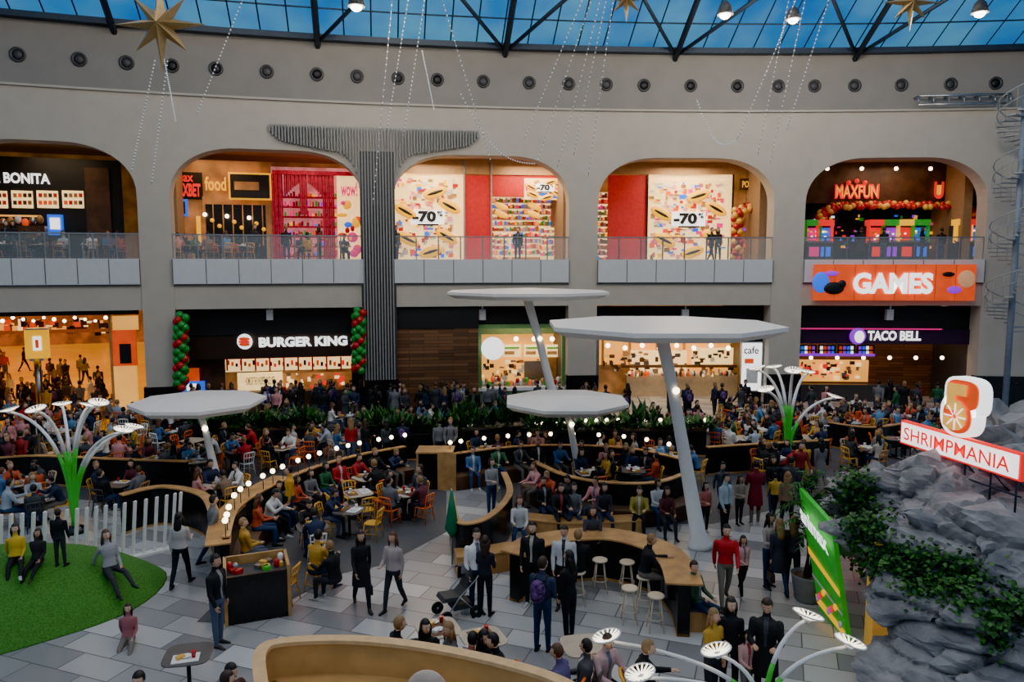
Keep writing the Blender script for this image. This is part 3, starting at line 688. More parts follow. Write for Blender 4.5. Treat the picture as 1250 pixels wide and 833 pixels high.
# ------------------------------------------------------------ people
top_m=objcol_mat('clothing_top',0.8)
pant_m=ramp_mat('clothing_trousers',[(0.012,0.013,0.018),(0.03,0.06,0.13),(0.01,0.01,0.01),(0.08,0.1,0.15),(0.03,0.03,0.035),(0.02,0.035,0.08),(0.16,0.14,0.12)],0.85,7.3)
hair_m=ramp_mat('hair',[(0.012,0.008,0.006),(0.035,0.018,0.01),(0.008,0.006,0.005),(0.09,0.04,0.018),(0.26,0.15,0.06),(0.02,0.012,0.008)],0.5,13.7)
skin_m=ramp_mat('skin',[(0.62,0.36,0.25),(0.55,0.31,0.2),(0.68,0.42,0.3)],0.5,5.1)
shoe_m=ramp_mat('shoes',[(0.01,0.01,0.01),(0.45,0.45,0.45),(0.03,0.02,0.015)],0.6,3.3)
shirt_m=ramp_mat('shirt',[(.25,.25,.26),(.12,.14,.2),(.4,.36,.3),(.05,.05,.06),(.35,.06,.06),(.2,.26,.36),(.03,.03,.03),(.5,.48,.44)],.8,11.3)
eye_m=M('eye_white',(0.7,0.7,0.7),0.3); iris=M('eye_dark',(0.02,0.015,0.01),0.2); lip=M('lips',(0.4,0.12,0.1),0.5); bag_m=M('bag_leather',(0.03,0.02,0.02),0.5); pack_m=M('backpack_fabric',(0.08,0.03,0.12),0.7,var=0.9,scale=14)
def human(name,legs=((0.04,0),(-0.04,0)),arms=((0.05,0.12,0.2),(0.05,0.12,0.2)),hz=0.92,lean=0.0,long_hair=False,coat=False,female=False,headyaw=0.0,headpitch=0.05,extra=None,vox=0.014,bulk=1.0,openj=False):
    mb=MB(); segs=[]; V=Vector
    RX=Matrix.Rotation(lean,3,'X'); pel=V((0,0,hz))
    def S(x,y,z): return pel+RX@V((x,y,z))
    shw=0.165 if female else 0.19
    tors=[(-.10,.11,.09),(-.05,.155,.115),(.03,.165 if female else .155,.118),(.12,.14,.105),(.2,.13 if female else .145,.1),(.3,.155 if female else .17,.118),(.4,.165 if female else .185,.118),(.465,.155,.1),(.505,.1,.082),(.53,.07,.068),(.57,.06,.06),(.64,.054,.056)]
    tors=[(z,rx*(bulk if z<.5 else 1),ry*(bulk*1.03 if z<.5 else 1)) for z,rx,ry in tors]
    rs=[]
    for z,rx,ry in tors:
        rs.append([S(rx*math.cos(2*PI*j/16),ry*math.sin(2*PI*j/16)+(0.012 if z>.5 else 0),z) for j in range(16)])
    mb.rings(rs,top_m)
    segs+= [(S(0,0,.06),S(0,0,.48),.15,'T'),(S(0,0,-.12),S(0,0,-.02),.15,'C' if coat else 'P'),(S(0,.01,.56),S(0,.01,.66),.05,'S')]
    def limb(p,r,labs,k=10):
        mb.tube(p,r,top_m,k)
        for i in range(len(p)): mb.sphere(p[i],r[i]*0.99,top_m,10,6)
        for i in range(len(p)-1): segs.append((p[i],p[i+1],(r[i]+r[i+1])/2,labs[i]))
    for i,(a,bnd) in enumerate(legs):
        s=-1 if i==0 else 1
        hip=V((s*.088,0,hz-.03)) ; ab=0.03 if hz>.7 else 0.12
        kn=hip+V((s*ab*.43,-math.sin(a)*.43,-math.cos(a)*.43)); a2=a-bnd
        an=kn+V((0,-math.sin(a2)*.40,-math.cos(a2)*.40))
        limb([hip,hip.lerp(kn,.5),kn],[.088,.078,.058],['P','P']); limb([kn,kn.lerp(an,.35),an],[.06,.058,.042],['P','P'])
        RF=Matrix.Rotation(-max(-.9,min(.9,a2*0.8 if an.z>.14 else 0)),3,'X')
        heel=an+RF@V((0,.035,-.045)); toe=an+RF@V((s*.02,-.16,-.055)); mid=an+RF@V((0,-.06,-.035))
        mb.tube([heel,mid,toe],[.036,.042,.028],top_m,10); mb.sphere(toe,(.04,.05,.026),top_m,10,6); mb.sphere(heel,.036,top_m,8,6)
        segs+= [(heel,mid,.05,'F'),(mid,toe,.045,'F')]
    hands=[]
    for i,(a,ab,el) in enumerate(arms):
        s=-1 if i==0 else 1
        sh=S(s*shw,0,.44); 
        d1=V((s*math.sin(ab),-math.sin(a)*math.cos(ab),-math.cos(a)*math.cos(ab))); e=sh+d1*.28
        inn=-s*min(.5,el*.25); d2=V((inn,-math.sin(a+el),-math.cos(a+el))).normalized(); wr=e+d2*.24
        kk=(1.0 if not female else .88)*bulk
        limb([sh,sh.lerp(e,.5),e],[.062*kk,.052*kk,.044*kk],['T','T']); limb([e,e.lerp(wr,.4),wr],[.046*kk,.044*kk,.034*kk],['T','T'])
        wd=V((0,-1,0)); wd=(wd-d2*wd.dot(d2)); 
        if wd.length<.3: wd=V((-s,0,0))-d2*(-s*d2.x)
        wd.normalize(); pn=d2.cross(wd); 
        if pn.x*s>0: pn=-pn
        pr=[]
        for t,hw,ht in ((-.01,.024,.018),(.03,.036,.017),(.075,.04,.014),(.09,.034,.01)):
            pr.append([wr+d2*t+wd*hw*math.cos(2*PI*j/10)+pn*ht*math.sin(2*PI*j/10) for j in range(10)])
        mb.rings(pr,skin_m); segs.append((wr+d2*.02,wr+d2*.09,.03,'S')); hands.append((wr,d2,wd,pn))
    if coat:
        lr=[(.06,.165,.125),(-.08,.19,.15),(-.2,.2,.165),(-.38,.21,.175)]
        mb.rings([[pel+V((rx*math.cos(2*PI*j/16),ry*math.sin(2*PI*j/16),z)) for j in range(16)] for z,rx,ry in lr],top_m)
        segs.append((S(0,0,.0),S(0,0,-.38),.19,'C'))
    tmp=mb.build('tmp'); md=tmp.modifiers.new('r','REMESH'); md.mode='VOXEL'; md.voxel_size=vox; md.use_smooth_shade=True
    ms=tmp.modifiers.new('s','SMOOTH'); ms.factor=.5; ms.iterations=3
    bpy.context.view_layer.update()
    me=bpy.data.meshes.new_from_object(tmp.evaluated_get(bpy.context.evaluated_depsgraph_get())); old=tmp.data; bpy.data.objects.remove(tmp); bpy.data.meshes.remove(old)
    nv=len(me.vertices); co_=np.empty(nv*3); me.vertices.foreach_get('co',co_); co_=co_.reshape(-1,3)
    fs=[tuple(p.vertices) for p in me.polygons]; cen=np.array([co_[list(f)].mean(axis=0) for f in fs])
    best=np.full(len(fs),1e9); lab=np.zeros(len(fs),int); LM={'T':top_m,'P':pant_m,'S':skin_m,'F':shoe_m,'C':top_m}
    for k,(p0,p1,r,l) in enumerate(segs):
        a=np.array(p0);d=np.array(p1)-a;t=np.clip(((cen-a)@d)/max(1e-9,d@d),0,1); ds=np.linalg.norm(cen-(a+t[:,None]*d),axis=1)-r
        up=ds<best; best[up]=ds[up]; lab[up]=k
    out=MB(); out.v=[Vector(c) for c in co_]
    IR=RX.transposed()
    for f,l,cc_ in zip(fs,lab,cen):
        m_=LM[segs[l][3]]
        if openj and segs[l][3]=='T':
            lo=IR@(V(cc_)-pel)
            if lo.y<-.03 and abs(lo.x)<.022+.05*max(0,lo.z-.2) and -.1<lo.z<.56: m_=shirt_m
        out.face(f,m_,True)
    bpy.data.meshes.remove(me)
    for wr,d2,wd,pn in hands:
        for k,(o_,ln) in enumerate(((.027,.07),(.009,.078),(-.009,.073),(-.026,.056))):
            b0=wr+d2*.08+wd*o_; b1=b0+d2*ln*.45+pn*.006; b2=b1+(d2*.8+pn*.6)*ln*.3; b3=b2+(d2*.45+pn*.9)*ln*.28
            out.tube([b0,b1,b2,b3],[.0095,.009,.0085,.006],skin_m,6)
        b0=wr+d2*.025+wd*.028; b1=b0+(wd*.6+d2*.7+pn*.3)*.035; b2=b1+(wd*.25+d2*.9+pn*.3)*.035
        out.tube([b0,b1,b2],[.012,.0105,.007],skin_m,6)
    HR=Matrix.Rotation(headyaw,3,'Z')@Matrix.Rotation(headpitch+lean*.25,3,'X'); hc=S(0,-.014,.715)
    def hd(p):
        q=p.copy()
        if q.z<0: f=(-q.z/.118); q.x*=1-.3*f**1.6; q.y=q.y*(1-.12*f)-.012*f
        return q
    def A(x,y,z): return hc+HR@V((x,y,z))
    out.sphere(hc,(.076,.094,.118),skin_m,20,14,deform=hd,rot=HR)
    out.tube([A(0,-.088,.02),A(0,-.104,-.008),A(0,-.112,-.024),A(0,-.09,-.032)],[.008,.011,.014,.008],skin_m,6)
    for s in (-1,1):
        out.sphere(A(s*.03,-.083,.012),(.0145,.009,.009),eye_m,8,6,rot=HR); out.sphere(A(s*.03,-.091,.012),(.007,.004,.007),iris,6,4,rot=HR)
        out.tube([A(s*.015,-.093,.03),A(s*.032,-.09,.035),A(s*.047,-.08,.03)],[.003,.004,.002],hair_m,5)
        out.sphere(A(s*.077,.005,-.005),(.009,.02,.03),skin_m,8,6,rot=HR)
    out.sphere(A(0,-.09,-.058),(.024,.008,.009),lip,10,6,rot=HR)
    out.sphere(A(0,.014,.022),(.088,.1,.12),hair_m,20,14,keep=lambda c:not((c.y<-.03 and c.z<.045) or c.z<(-.085) or (c.y<0.0 and c.z<-.03)),rot=HR)
    if long_hair:
        pr=[]
        for z,rx,y,ry in ((.02,.085,.04,.06),(-.06,.09,.055,.055),(-.14,.095,.08,.04),(-.24,.085,.095,.035),(-.33,.05,.1,.02)):
            pr.append([hc+HR@V((rx*math.cos(2*PI*j/14),y+ry*math.sin(2*PI*j/14),z)) for j in range(14)])
        out.rings(pr,hair_m)
        for s in (-1,1): out.tube([A(s*.08,0,.03),A(s*.09,.0,-.08),A(s*.08,-.02,-.2)],[.025,.028,.012],hair_m,7)
    if extra=='backpack':
        out.sphere(S(0,.2,.28),(.15,.1,.21),pack_m,16,10,rot=RX); out.sphere(S(0,.28,.2),(.11,.05,.1),pack_m,12,8,rot=RX)
        for s in (-1,1): out.tube([S(s*.1,.14,.46),S(s*.1,.02,.52),S(s*.11,-.11,.42),S(s*.13,-.1,.25),S(s*.14,.1,.12)],.018,bag_m,6)
    if extra=='handbag':
        wr,d2,wd,pn=hands[1]; q=wr+d2*.1
        out.tube([q,q+V((0,.06,-.12)),q+V((0,.08,-.22))],.008,bag_m,5); out.tube([q,q+V((0,-.06,-.12)),q+V((0,-.08,-.22))],.008,bag_m,5)
        out.rings([[q+V((x*r,y*r,z)) for x,y in ((-.05,-.15),(.05,-.15),(.05,.15),(-.05,.15))] for z,r in ((-.44,.9),(-.42,1),(-.25,.95),(-.22,.8))],bag_m,smooth=False)
    return out.mesh(name)
H={}
H['sm']=human('standing_man',bulk=1.06,openj=True,arms=((.1,.12,.3),(.0,.12,.15)))
H['sf']=human('standing_woman',arms=((.2,.1,1.5),(.05,.1,.2)),long_hair=True,female=True,legs=((.03,.0),(-.08,-.0)),headyaw=.3)
H['sb']=human('standing_person_with_backpack',bulk=1.12,extra='backpack',arms=((.1,.1,.9),(.1,.1,1.1)),headyaw=-.3)
H['wm']=human('walking_man',bulk=1.08,legs=((.42,.1),(-.32,.25)),hz=.90,arms=((-.4,.1,.25),(.4,.1,.4)),lean=.04)
H['wf']=human('walking_woman',legs=((-.28,.3),(.38,.08)),hz=.90,arms=((.3,.1,.4),(-.2,.12,.3)),long_hair=True,coat=True,female=True,extra='handbag')
H['wj']=human('walking_woman_in_jacket',bulk=1.12,openj=True,legs=((.3,.1),(-.25,.3)),hz=.9,arms=((.3,.1,1.2),(-.2,.12,.3)),long_hair=True,female=True)
H['sc']=human('standing_man_in_coat',bulk=1.12,openj=True,coat=True,arms=((.3,.15,1.4),(.3,.15,1.4)),headpitch=.3)
H['t1']=human('seated_man',bulk=1.12,openj=True,legs=((1.45,1.4),(1.5,1.5)),hz=.54,lean=.18,arms=((.6,.12,.95),(.75,.12,1.0)))
H['t2']=human('seated_woman',legs=((1.5,1.5),(1.5,1.3)),hz=.54,lean=.1,arms=((.5,.1,1.1),(.4,.1,.9)),long_hair=True,female=True,headyaw=.4)
H['t3']=human('seated_diner',bulk=1.1,legs=((1.5,1.6),(1.45,1.4)),hz=.54,lean=.35,arms=((.9,.12,1.3),(.7,.15,1.0)),headpitch=.25)
H['t4']=human('seated_person',bulk=1.1,openj=True,legs=((1.5,1.4),(1.5,1.5)),hz=.54,lean=-.08,arms=((.3,.1,1.3),(.4,.1,.8)),headyaw=-.5)
H['gs']=human('child_sitting_on_turf',legs=((1.3,.5),(1.5,.4)),hz=.16,lean=-.2,arms=((-.6,.2,.1),(.3,.1,.8)),long_hair=True,female=True)
NM={'sm':'standing_man','sf':'standing_woman','sb':'standing_person_with_backpack','wm':'walking_man','wf':'walking_woman','wj':'walking_woman','sc':'standing_man','t1':'seated_man','t2':'seated_woman','t3':'seated_man','t4':'seated_person','gs':'sitting_child'}
PAL=[(0.012,0.012,0.014)]*4+[(0.02,0.03,0.07)]*3+[(0.05,0.055,0.06)]*3+[(0.16,0.16,0.17),(0.65,0.64,0.62),(0.4,0.36,0.33),(0.4,0.015,0.02),(0.06,0.14,0.3),(0.12,0.03,0.04),(0.5,0.27,0.04),(0.03,0.12,0.05),(0.6,0.25,0.25),(0.22,0.14,0.09),(0.75,0.72,0.68),(0.35,0.42,0.5),(0.5,0.08,0.03),(0.1,0.25,0.45)]
rp2=random.Random(42)
placed=[]
def person(k,p,face,col=None,sc=None,z=None):
    nm=NM[k]
    if sc and sc<.8: nm={'standing_man':'standing_child','standing_woman':'standing_child','walking_man':'walking_child','walking_woman':'walking_child'}.get(nm,nm)
    loc=Vector((p.x,p.y,p.z if z is None else z)); placed.append((p.x,p.y))
    return inst(H[k],nm,loc,face,sc or rp2.uniform(.95,1.03),col or rp2.choice(PAL))
BK=(0.012,0.012,0.014); GY=(.15,.15,.16); WH=(.75,.75,.75)
fg=[('sm',267,788,1.3,BK,1.02),('wj',222,715,PI,(.45,.42,.4),.98),('wf',442,742,.4,BK,.97),('wj',481,744,-.4,(.38,.3,.3),.97),('sm',582,748,.3,WH,1.03),('sf',592,752,PI*.9,(.02,.02,.03),.97),
('sm',650,738,-.3,BK,1.04),('sb',662,795,PI*.85,(.03,.04,.08),1.04),('sf',694,782,PI*1.2,BK,1.02),('sm',688,742,-.2,(.55,.55,.57),1.02),
('wm',884,738,-.1,(.45,.012,.02),1.02),('wj',905,727,.2,(.6,.3,.32),.78),('sf',937,716,.5,(.4,.35,.33),.97),('wf',949,724,PI,(.03,.03,.05),.97),('sf',966,722,PI*.8,(.06,.05,.06),.98),
('sc',921,640,PI,(.18,.015,.03),1.04),('wm',945,632,PI,(.6,.36,.05),.75),('sf',902,640,.3,(.3,.25,.2),.8),('wm',880,628,.2,(.08,.08,.09),.9),('sm',884,655,.6,(.4,.5,.55),.98),
('sf',889,852,-.2,BK,1.0),('wj',910,858,.1,(.6,.35,.35),.72),('sc',932,862,-.4,BK,1.05),('sf',868,862,.5,(.5,.28,.03),.95),
('wm',262,690,2.2,(.15,.15,.16),1),('sm',355,645,-1.2,(.6,.3,.02),1.0),('sf',600,628,.5,(.3,.3,.3),.95),('wm',28,588,PI,(.25,.02,.02),1),('sf',12,590,0,BK,1),('sm',45,560,1,BK,1),
('sf',860,650,.2,(.45,.15,.12),.8),('wf',1000,600,PI,GY,1.0),('wm',975,605,.2,(.2,.02,.02),1.0)]
for k,u,v,f,c,s in fg: person(k,P(u,v),f,c,s)
def upper(k,u,f,off=1.4,col=None):
    t=cyl(u,310,off)[0]; person(k,wpt(t,ZF-0.02,off),f,col,1.0)
for k,u,f in (('sm',632,0),('wm',868,.5),('sf',876,-.6),('sf',1125,1),('sm',1148,PI),('sm',350,PI),('sf',390,2),('sm',312,1),('sc',1050,PI),('sm',1078,2),('sf',18,0),('sc',-8,1),('sm',484,1),('sm',10,0)): upper(k,u,f,1.5+rp2.random()*1.6,BK if u!=390 else (.3,.02,.04))
def inpoly(u,v,poly):
    c=False; j=len(poly)-1
    for i in range(len(poly)):
        if ((poly[i][1]>v)!=(poly[j][1]>v)) and (u<(poly[j][0]-poly[i][0])*(v-poly[i][1])/(poly[j][1]-poly[i][1])+poly[i][0]): c=not c
        j=i
    return c
CHC=[(.75,.38,.04)]*4+[(.75,.14,.02)]*3+[(.6,.45,.3),(.8,.8,.78),(.05,.05,.05),(.4,.2,.07)]
canb=[P(855,668),P(268,600),P(708,585),P(692,552)]
def dset(p,rot,occ=.85,nch=4,z=0.0):
    inst(rp2.choice(TABLES),'cafe_table',Vector((p.x,p.y,z)),rot)
    for k in range(nch):
        a=rot+k*PI/2+ (PI/2 if nch==2 and k==1 else 0)
        q=Vector((p.x+.66*math.sin(a),p.y-.66*math.cos(a),z))
        fa=a+PI
        inst(CHAIR,'dining_chair',q,fa,1.0,rp2.choice(CHC))
        if rp2.random()<occ: person(rp2.choice(('t1','t2','t3','t4')),q,fa+rp2.uniform(-.25,.25))
for u in (-30,5,40,75,110,140,222,245,270,296,372,420): 
    t=cyl(u,310,1.7)[0]; dset(wpt(t,ZF-.02,1.75),rp2.random(),.8,2,ZF-.02)
for pi in (0,2,3):
    pth=PATHS[pi]; acc=0
    for i in range(1,len(pth)-1):
        acc+=(pth[i]-pth[i-1]).length
        if acc>.62:
            acc=0; d_=(pth[i+1]-pth[i-1]).normalized(); n_=Vector((-d_.y,d_.x,0))
            if rp2.random()<.72: person(rp2.choice(('t1','t2','t3','t4')),pth[i]-n_*.38,math.atan2(-n_.x,n_.y)+rp2.uniform(-.4,.4))
tabs=[]
def zone(poly,pitch,occ,jit=.25):
    ps=[P(u,v) for u,v in poly]; x0=min(p.x for p in ps);x1=max(p.x for p in ps);y0=min(p.y for p in ps);y1=max(p.y for p in ps)
    y=y0
    while y<=y1:
        x=x0+rp2.random()*.8
        while x<=x1:
            q=Vector((x+rp2.uniform(-jit,jit),y+rp2.uniform(-jit,jit),0)); u,v=proj(q)
            if inpoly(u,v,poly):
                ok=all(min((Vector((c.x,c.y))-Vector((q.x,q.y))).length for c in pth)>.85 for pth in PATHS) and all((Vector((c.x,c.y))-Vector((q.x,q.y))).length>1.1 for c in canb) and all((a-q.x)**2+(b-q.y)**2>1.0 for a,b in placed[:33]) and all((a-q.x)**2+(b-q.y)**2>1.75 for a,b in tabs)
                if ok: tabs.append((q.x,q.y)); dset(q,rp2.random()*PI,occ,rp2.choice((2,4,4,4)))
            x+=pitch
        y+=pitch*.95
zone([(345,700),(330,650),(400,622),(490,598),(545,612),(540,655),(470,695),(400,712)],1.5,.82)
zone([(-60,640),(-60,520),(330,522),(330,590),(250,640)],1.45,.85)
zone([(335,585),(335,522),(560,530),(560,540),(450,560)],1.45,.85)
zone([(560,575),(560,524),(870,524),(860,620),(660,600)],1.45,.85)
zone([(870,600),(870,520),(1180,518),(1120,575),(960,585)],1.45,.85)
zone([(630,640),(640,606),(850,640),(800,650)],1.7,.7)
for u,vh,f,c in ((478,768,2.0,BK),(519,764,.2,BK),(553,772,-1.2,(.1,.1,.1)),(588,776,.6,BK),(571,784,2.5,(.3,.1,.1)),(612,786,-1.5,BK)):
    p=P(u,vh,1.22); p.z=0; person(rp2.choice(('t1','t2','t4')),p,f,c); inst(CHAIR,'dining_chair',p,f,1,rp2.choice(CHC))
for u,v in ((535,815),(590,828)): p=P(u,v); inst(TABLES[1],'cafe_table',p,.4)
for u,vh,f,c in ((735,782,.6,(.45,.3,.32)),(712,790,-1.6,(.06,.06,.07)),(780,795,1.5,BK),(690,800,-2,(.1,.08,.2))):
    p=P(u,vh,1.22); p.z=0; person(rp2.choice(('t1','t2','t4')),p,f,c); inst(CHAIR,'dining_chair',p,f,1,rp2.choice(CHC))
inst(TABLES[2],'cafe_table',P(712,838),.2)
for u,vh,f,c in ((175,825,0,(.08,.05,.1)),(275,820,1,(.1,.05,.04)),(265,835,2,BK)):
    p=P(u,vh,1.22); p.z=0; person('t1',p,f,c); inst(CHAIR,'dining_chair',p,f,1,BK)
inst(TABLES[3],'cafe_table',P(232,850),.2)
for u,v in ((350,735),(388,722),(395,700)): inst(CHAIR,'dining_chair',P(u,v),rp2.random()*6,1,(.7,.36,.05))
for u,v,f,c in ((385,725,2.6,(.5,.27,.03)),(410,735,-2,BK)): person('t1',P(u,v),f,c)
def barsit(u,v,f,c=None,k='t1',ppl=True):
    p=P(u,v); inst(STOOL,'bar_stool',p,0,1,(.7,.58,.42))
    if ppl: person(k,p,f,c,1.0,z=.29)
barsit(786,745,1.6,BK); barsit(705,738,PI,BK,'t4'); barsit(765,725,2.4,None,ppl=False); barsit(732,722,PI,ppl=False); barsit(722,700,0,(.05,.05,.06),'t2'); barsit(768,760,PI,ppl=False); barsit(800,770,PI,ppl=False)
for u,v,f,c,k in ((736,650,.1,(.03,.03,.04),'t2'),(683,650,.2,BK,'t1'),(780,650,-.2,(.3,.25,.05),'t1'),(812,652,.1,(.1,.03,.03),'t2'),(664,640,.3,BK,'t4'),(634,668,0,(.6,.6,.6),'t2'),(848,765,.8,(.06,.1,.06),'t4'),(700,648,0,GY,'t2')):
    p=P(u,v); person(k,p,f,c)
mb=MB(); p=P(848,768); mb.box(p+Vector((0,.1,.21)),(.6,.5,.42),wood); mb.box(p+Vector((0,.1,.44)),(.6,.5,.05),dark); mb.build('wood_bench')
def crowd(u0,u1,v0,v1,n,kinds=('sm','sf','sb','sc','wj','wm'),mind=.4):
    c=0; tries=0
    while c<n and tries<n*20:
        tries+=1; q=P(rp2.uniform(u0,u1),rp2.uniform(v0,v1))
        if all((a-q.x)**2+(b-q.y)**2>mind**2 for a,b in placed[33:]) and all((a-q.x)**2+(b-q.y)**2>1.0 for a,b in tabs):
            person(rp2.choice(kinds),q,rp2.choice((PI,PI,PI*.8,PI*1.2,0,rp2.random()*6)),rp2.choice(PAL[:11]) if rp2.random()<.7 else rp2.choice(PAL)); c+=1
crowd(320,560,505,520,46); crowd(560,700,508,522,12); crowd(700,980,508,522,18); crowd(980,1180,508,522,12); crowd(-20,132,446,510,26); crowd(0,300,508,520,26)
crowd(940,990,590,650,5); crowd(0,40,560,600,4); crowd(420,560,566,574,6)
# ------------------------------------------------------------ flower lamps
def flower_lamp(base,heads,rs,hr,name='flower_street_lamp'):
    mb=MB(); base=Vector(base)
    mb.lathe([(.3,0),(.3,.1),(.12,.2)],blackgl,base,14)
    for h in heads:
        h=Vector(h); d=h-base; out=Vector((d.x,d.y,0)); H_=d.z
        pts=[]; 
        for k in range(13):
            t=k/12; pts.append(base+Vector((0,0,.1))+out*(.12*t+.88*t**2.6)+Vector((0,0,(H_-.1)*(1-(1-t)**1.5))))
        n1=6
        mb.tube(pts[:n1+1],[rs*(1.7-.1*k) for k in range(n1+1)],grn,8); mb.tube(pts[n1:],[rs*(1.1-.06*k) for k in range(13-n1)],white,8)
        ax=(out.normalized()*.3+Vector((0,0,1))).normalized() if out.length>.01 else Vector((0,0,1)); Rm=ax.to_track_quat('Z','Y').to_matrix()
        c=pts[-1]
        mb.lathe([(rs,-.05),(hr*.3,.0),(hr*.34,.03),(rs,.04)],white,c,18,Rm)
        ring=[c+Rm@Vector((hr*math.cos(2*PI*j/24),hr*math.sin(2*PI*j/24),.09)) for j in range(25)]; mb.tube(ring,.014,white,5)
        for j in range(16):
            a=2*PI*j/16; mb.tube([c+Rm@Vector((hr*.25*math.cos(a),hr*.25*math.sin(a),.035)),c+Rm@Vector((hr*math.cos(a),hr*math.sin(a),.09))],.014,ledw,5)
    mb.build(name,base)
b=P(92,650); flower_lamp(b,[Q(u,v,b.y+dy) for u,v,dy in ((12,503,.3),(45,503,-.8),(76,496,1),(108,497,.6),(120,495,-.6),(150,528,-.3),(163,524,.6))],.045,.24)
b=P(960,575); flower_lamp(b,[Q(u,v,b.y+dy) for u,v,dy in ((925,452,.3),(945,450,1),(968,455,-.8),(985,456,.8),(1018,486,0),(935,478,-.6))],.055,.28)
b=P(930,900); flower_lamp(b,[Q(u,v,b.y+dy) for u,v,dy in ((985,757,.3),(1036,790,.1),(876,800,.2),(742,783,.5),(783,828,-.1))],.035,.23)
# ------------------------------------------------------------ turf mound, fence
turf=M('artificial_turf',(0.045,0.17,0.02),0.95,var=0.3,scale=30,bump=0.4)
mb=MB(); c=Vector((-10.75,15.0,0)); rx,ry=3.05,2.4; rings=[]
for k in range(12):
    t=k/11; f=math.sin(t*PI/2); hgt=1.15*(1-(f)**2.2)
    rings.append([c+Matrix.Rotation(.35,3,'Z')@Vector((rx*f*math.cos(a)*(1+.08*math.sin(2*a)),ry*f*math.sin(a)*(1+.1*math.cos(3*a)),0))+Vector((0,0,hgt*(1+.15*math.sin(a)*f) if k<11 else 0)) for a in [2*PI*j/40 for j in range(40)]])
rings=rings[::-1]; rings[-1]=[c+Vector((.01*math.cos(j),.01*math.sin(j),1.15)) for j in range(40)]
mb.rings(rings,turf,cap=True); mb.build('turf_mound')
def turfz(p):
    d=Matrix.Rotation(-.35,3,'Z')@(Vector((p.x,p.y,0))-c); f=min(1,math.sqrt((d.x/rx)**2+(d.y/ry)**2)); return 1.1*(1-f**2.2)
for k,u,v,f,col,s in (('gs',135,700,.9,(.3,.3,.32),.95),('gs',157,785,.3,(.3,.1,.12),.75),('sm',75,697,PI,BK,.7),('gs',22,712,.5,(.6,.4,.02),.8),('gs',47,703,.2,(.02,.02,.02),.75)):
    p=P(u,v,.6 if u not in (157,) else 0); z=turfz(p) if u!=157 else 0
    for _ in range(4):
        p=P(u,v,z); z=turfz(p) if u!=157 else 0
    person(k,Vector((p.x,p.y,z)),f,col,s)
mb=MB(); pts=smoothpath([P(u,v) for u,v in ((-60,706),(0,702),(80,694),(150,684),(218,668))],6)
for i,p in enumerate(pts):
    h=1.45; mb.box(Vector((p.x+.06,p.y,h/2)),(.05,.09,h),white,rot=Matrix.Rotation(.09,3,'Y'))
pathband(mb,pts,-.12,.12,0,.06,white); mb.build('slatted_play_fence')
# ------------------------------------------------------------ rocks
bm=bmesh.new(); bmesh.ops.create_icosphere(bm,subdivisions=5,radius=1.0); bm.verts.ensure_lookup_table()
IV=[v.co.copy() for v in bm.verts]; IF=[tuple(v.index for v in f.verts) for f in bm.faces]; bm.free()
rock=bpy.data.materials.new('rock_grey'); rock.use_nodes=True; nt=rock.node_tree; b=nt.nodes['Principled BSDF']; b.inputs['Roughness'].default_value=.7
tc=nt.nodes.new('ShaderNodeTexCoord'); n1=nt.nodes.new('ShaderNodeTexNoise'); n1.inputs['Scale'].default_value=1.3; n1.inputs['Detail'].default_value=10; n1.inputs['Distortion'].default_value=.6
r=nt.nodes.new('ShaderNodeValToRGB'); r.color_ramp.elements[0].color=(.12,.125,.14,1); r.color_ramp.elements[0].position=.3; r.color_ramp.elements[1].color=(.34,.34,.355,1); r.color_ramp.elements[1].position=.7
bpn=nt.nodes.new('ShaderNodeBump'); bpn.inputs['Strength'].default_value=.6; bpn.inputs['Distance'].default_value=.12; n2=nt.nodes.new('ShaderNodeTexNoise'); n2.inputs['Scale'].default_value=4; n2.inputs['Detail'].default_value=8
nt.links.new(tc.outputs['Object'],n1.inputs['Vector']); nt.links.new(tc.outputs['Object'],n2.inputs['Vector']); nt.links.new(n1.outputs['Fac'],r.inputs['Fac']); nt.links.new(r.outputs['Color'],b.inputs['Base Color']); nt.links.new(n2.outputs['Fac'],bpn.inputs['Height']); nt.links.new(bpn.outputs['Normal'],b.inputs['Normal'])
mb=MB()
RK=[(1290,620,17,(3.0,2.5,2.3)),(1130,612,14.8,(1.7,1.6,1.0)),(1062,600,15.2,(.95,1.2,.55)),(1190,680,13,(2.1,1.8,1.0)),(1095,662,13.8,(1.3,1.3,.75)),(1250,610,14,(1.7,1.6,1.3)),(1125,745,12.4,(1.05,1.2,.75)),(1210,770,12,(1.7,1.5,.85)),(1115,815,11.9,(.85,1.0,.6)),(1290,700,12.5,(1.9,1.7,1.2)),(1200,840,11.6,(1.6,1.3,.8)),(1190,590,16.5,(1.5,1.4,1.0)),(1340,530,19,(2.2,2,2.0)),(1110,890,11.6,(.8,1,.8)),(1260,850,11.8,(1.6,1.4,1.0)),(1085,615,17,(1.3,1.6,1.0))]
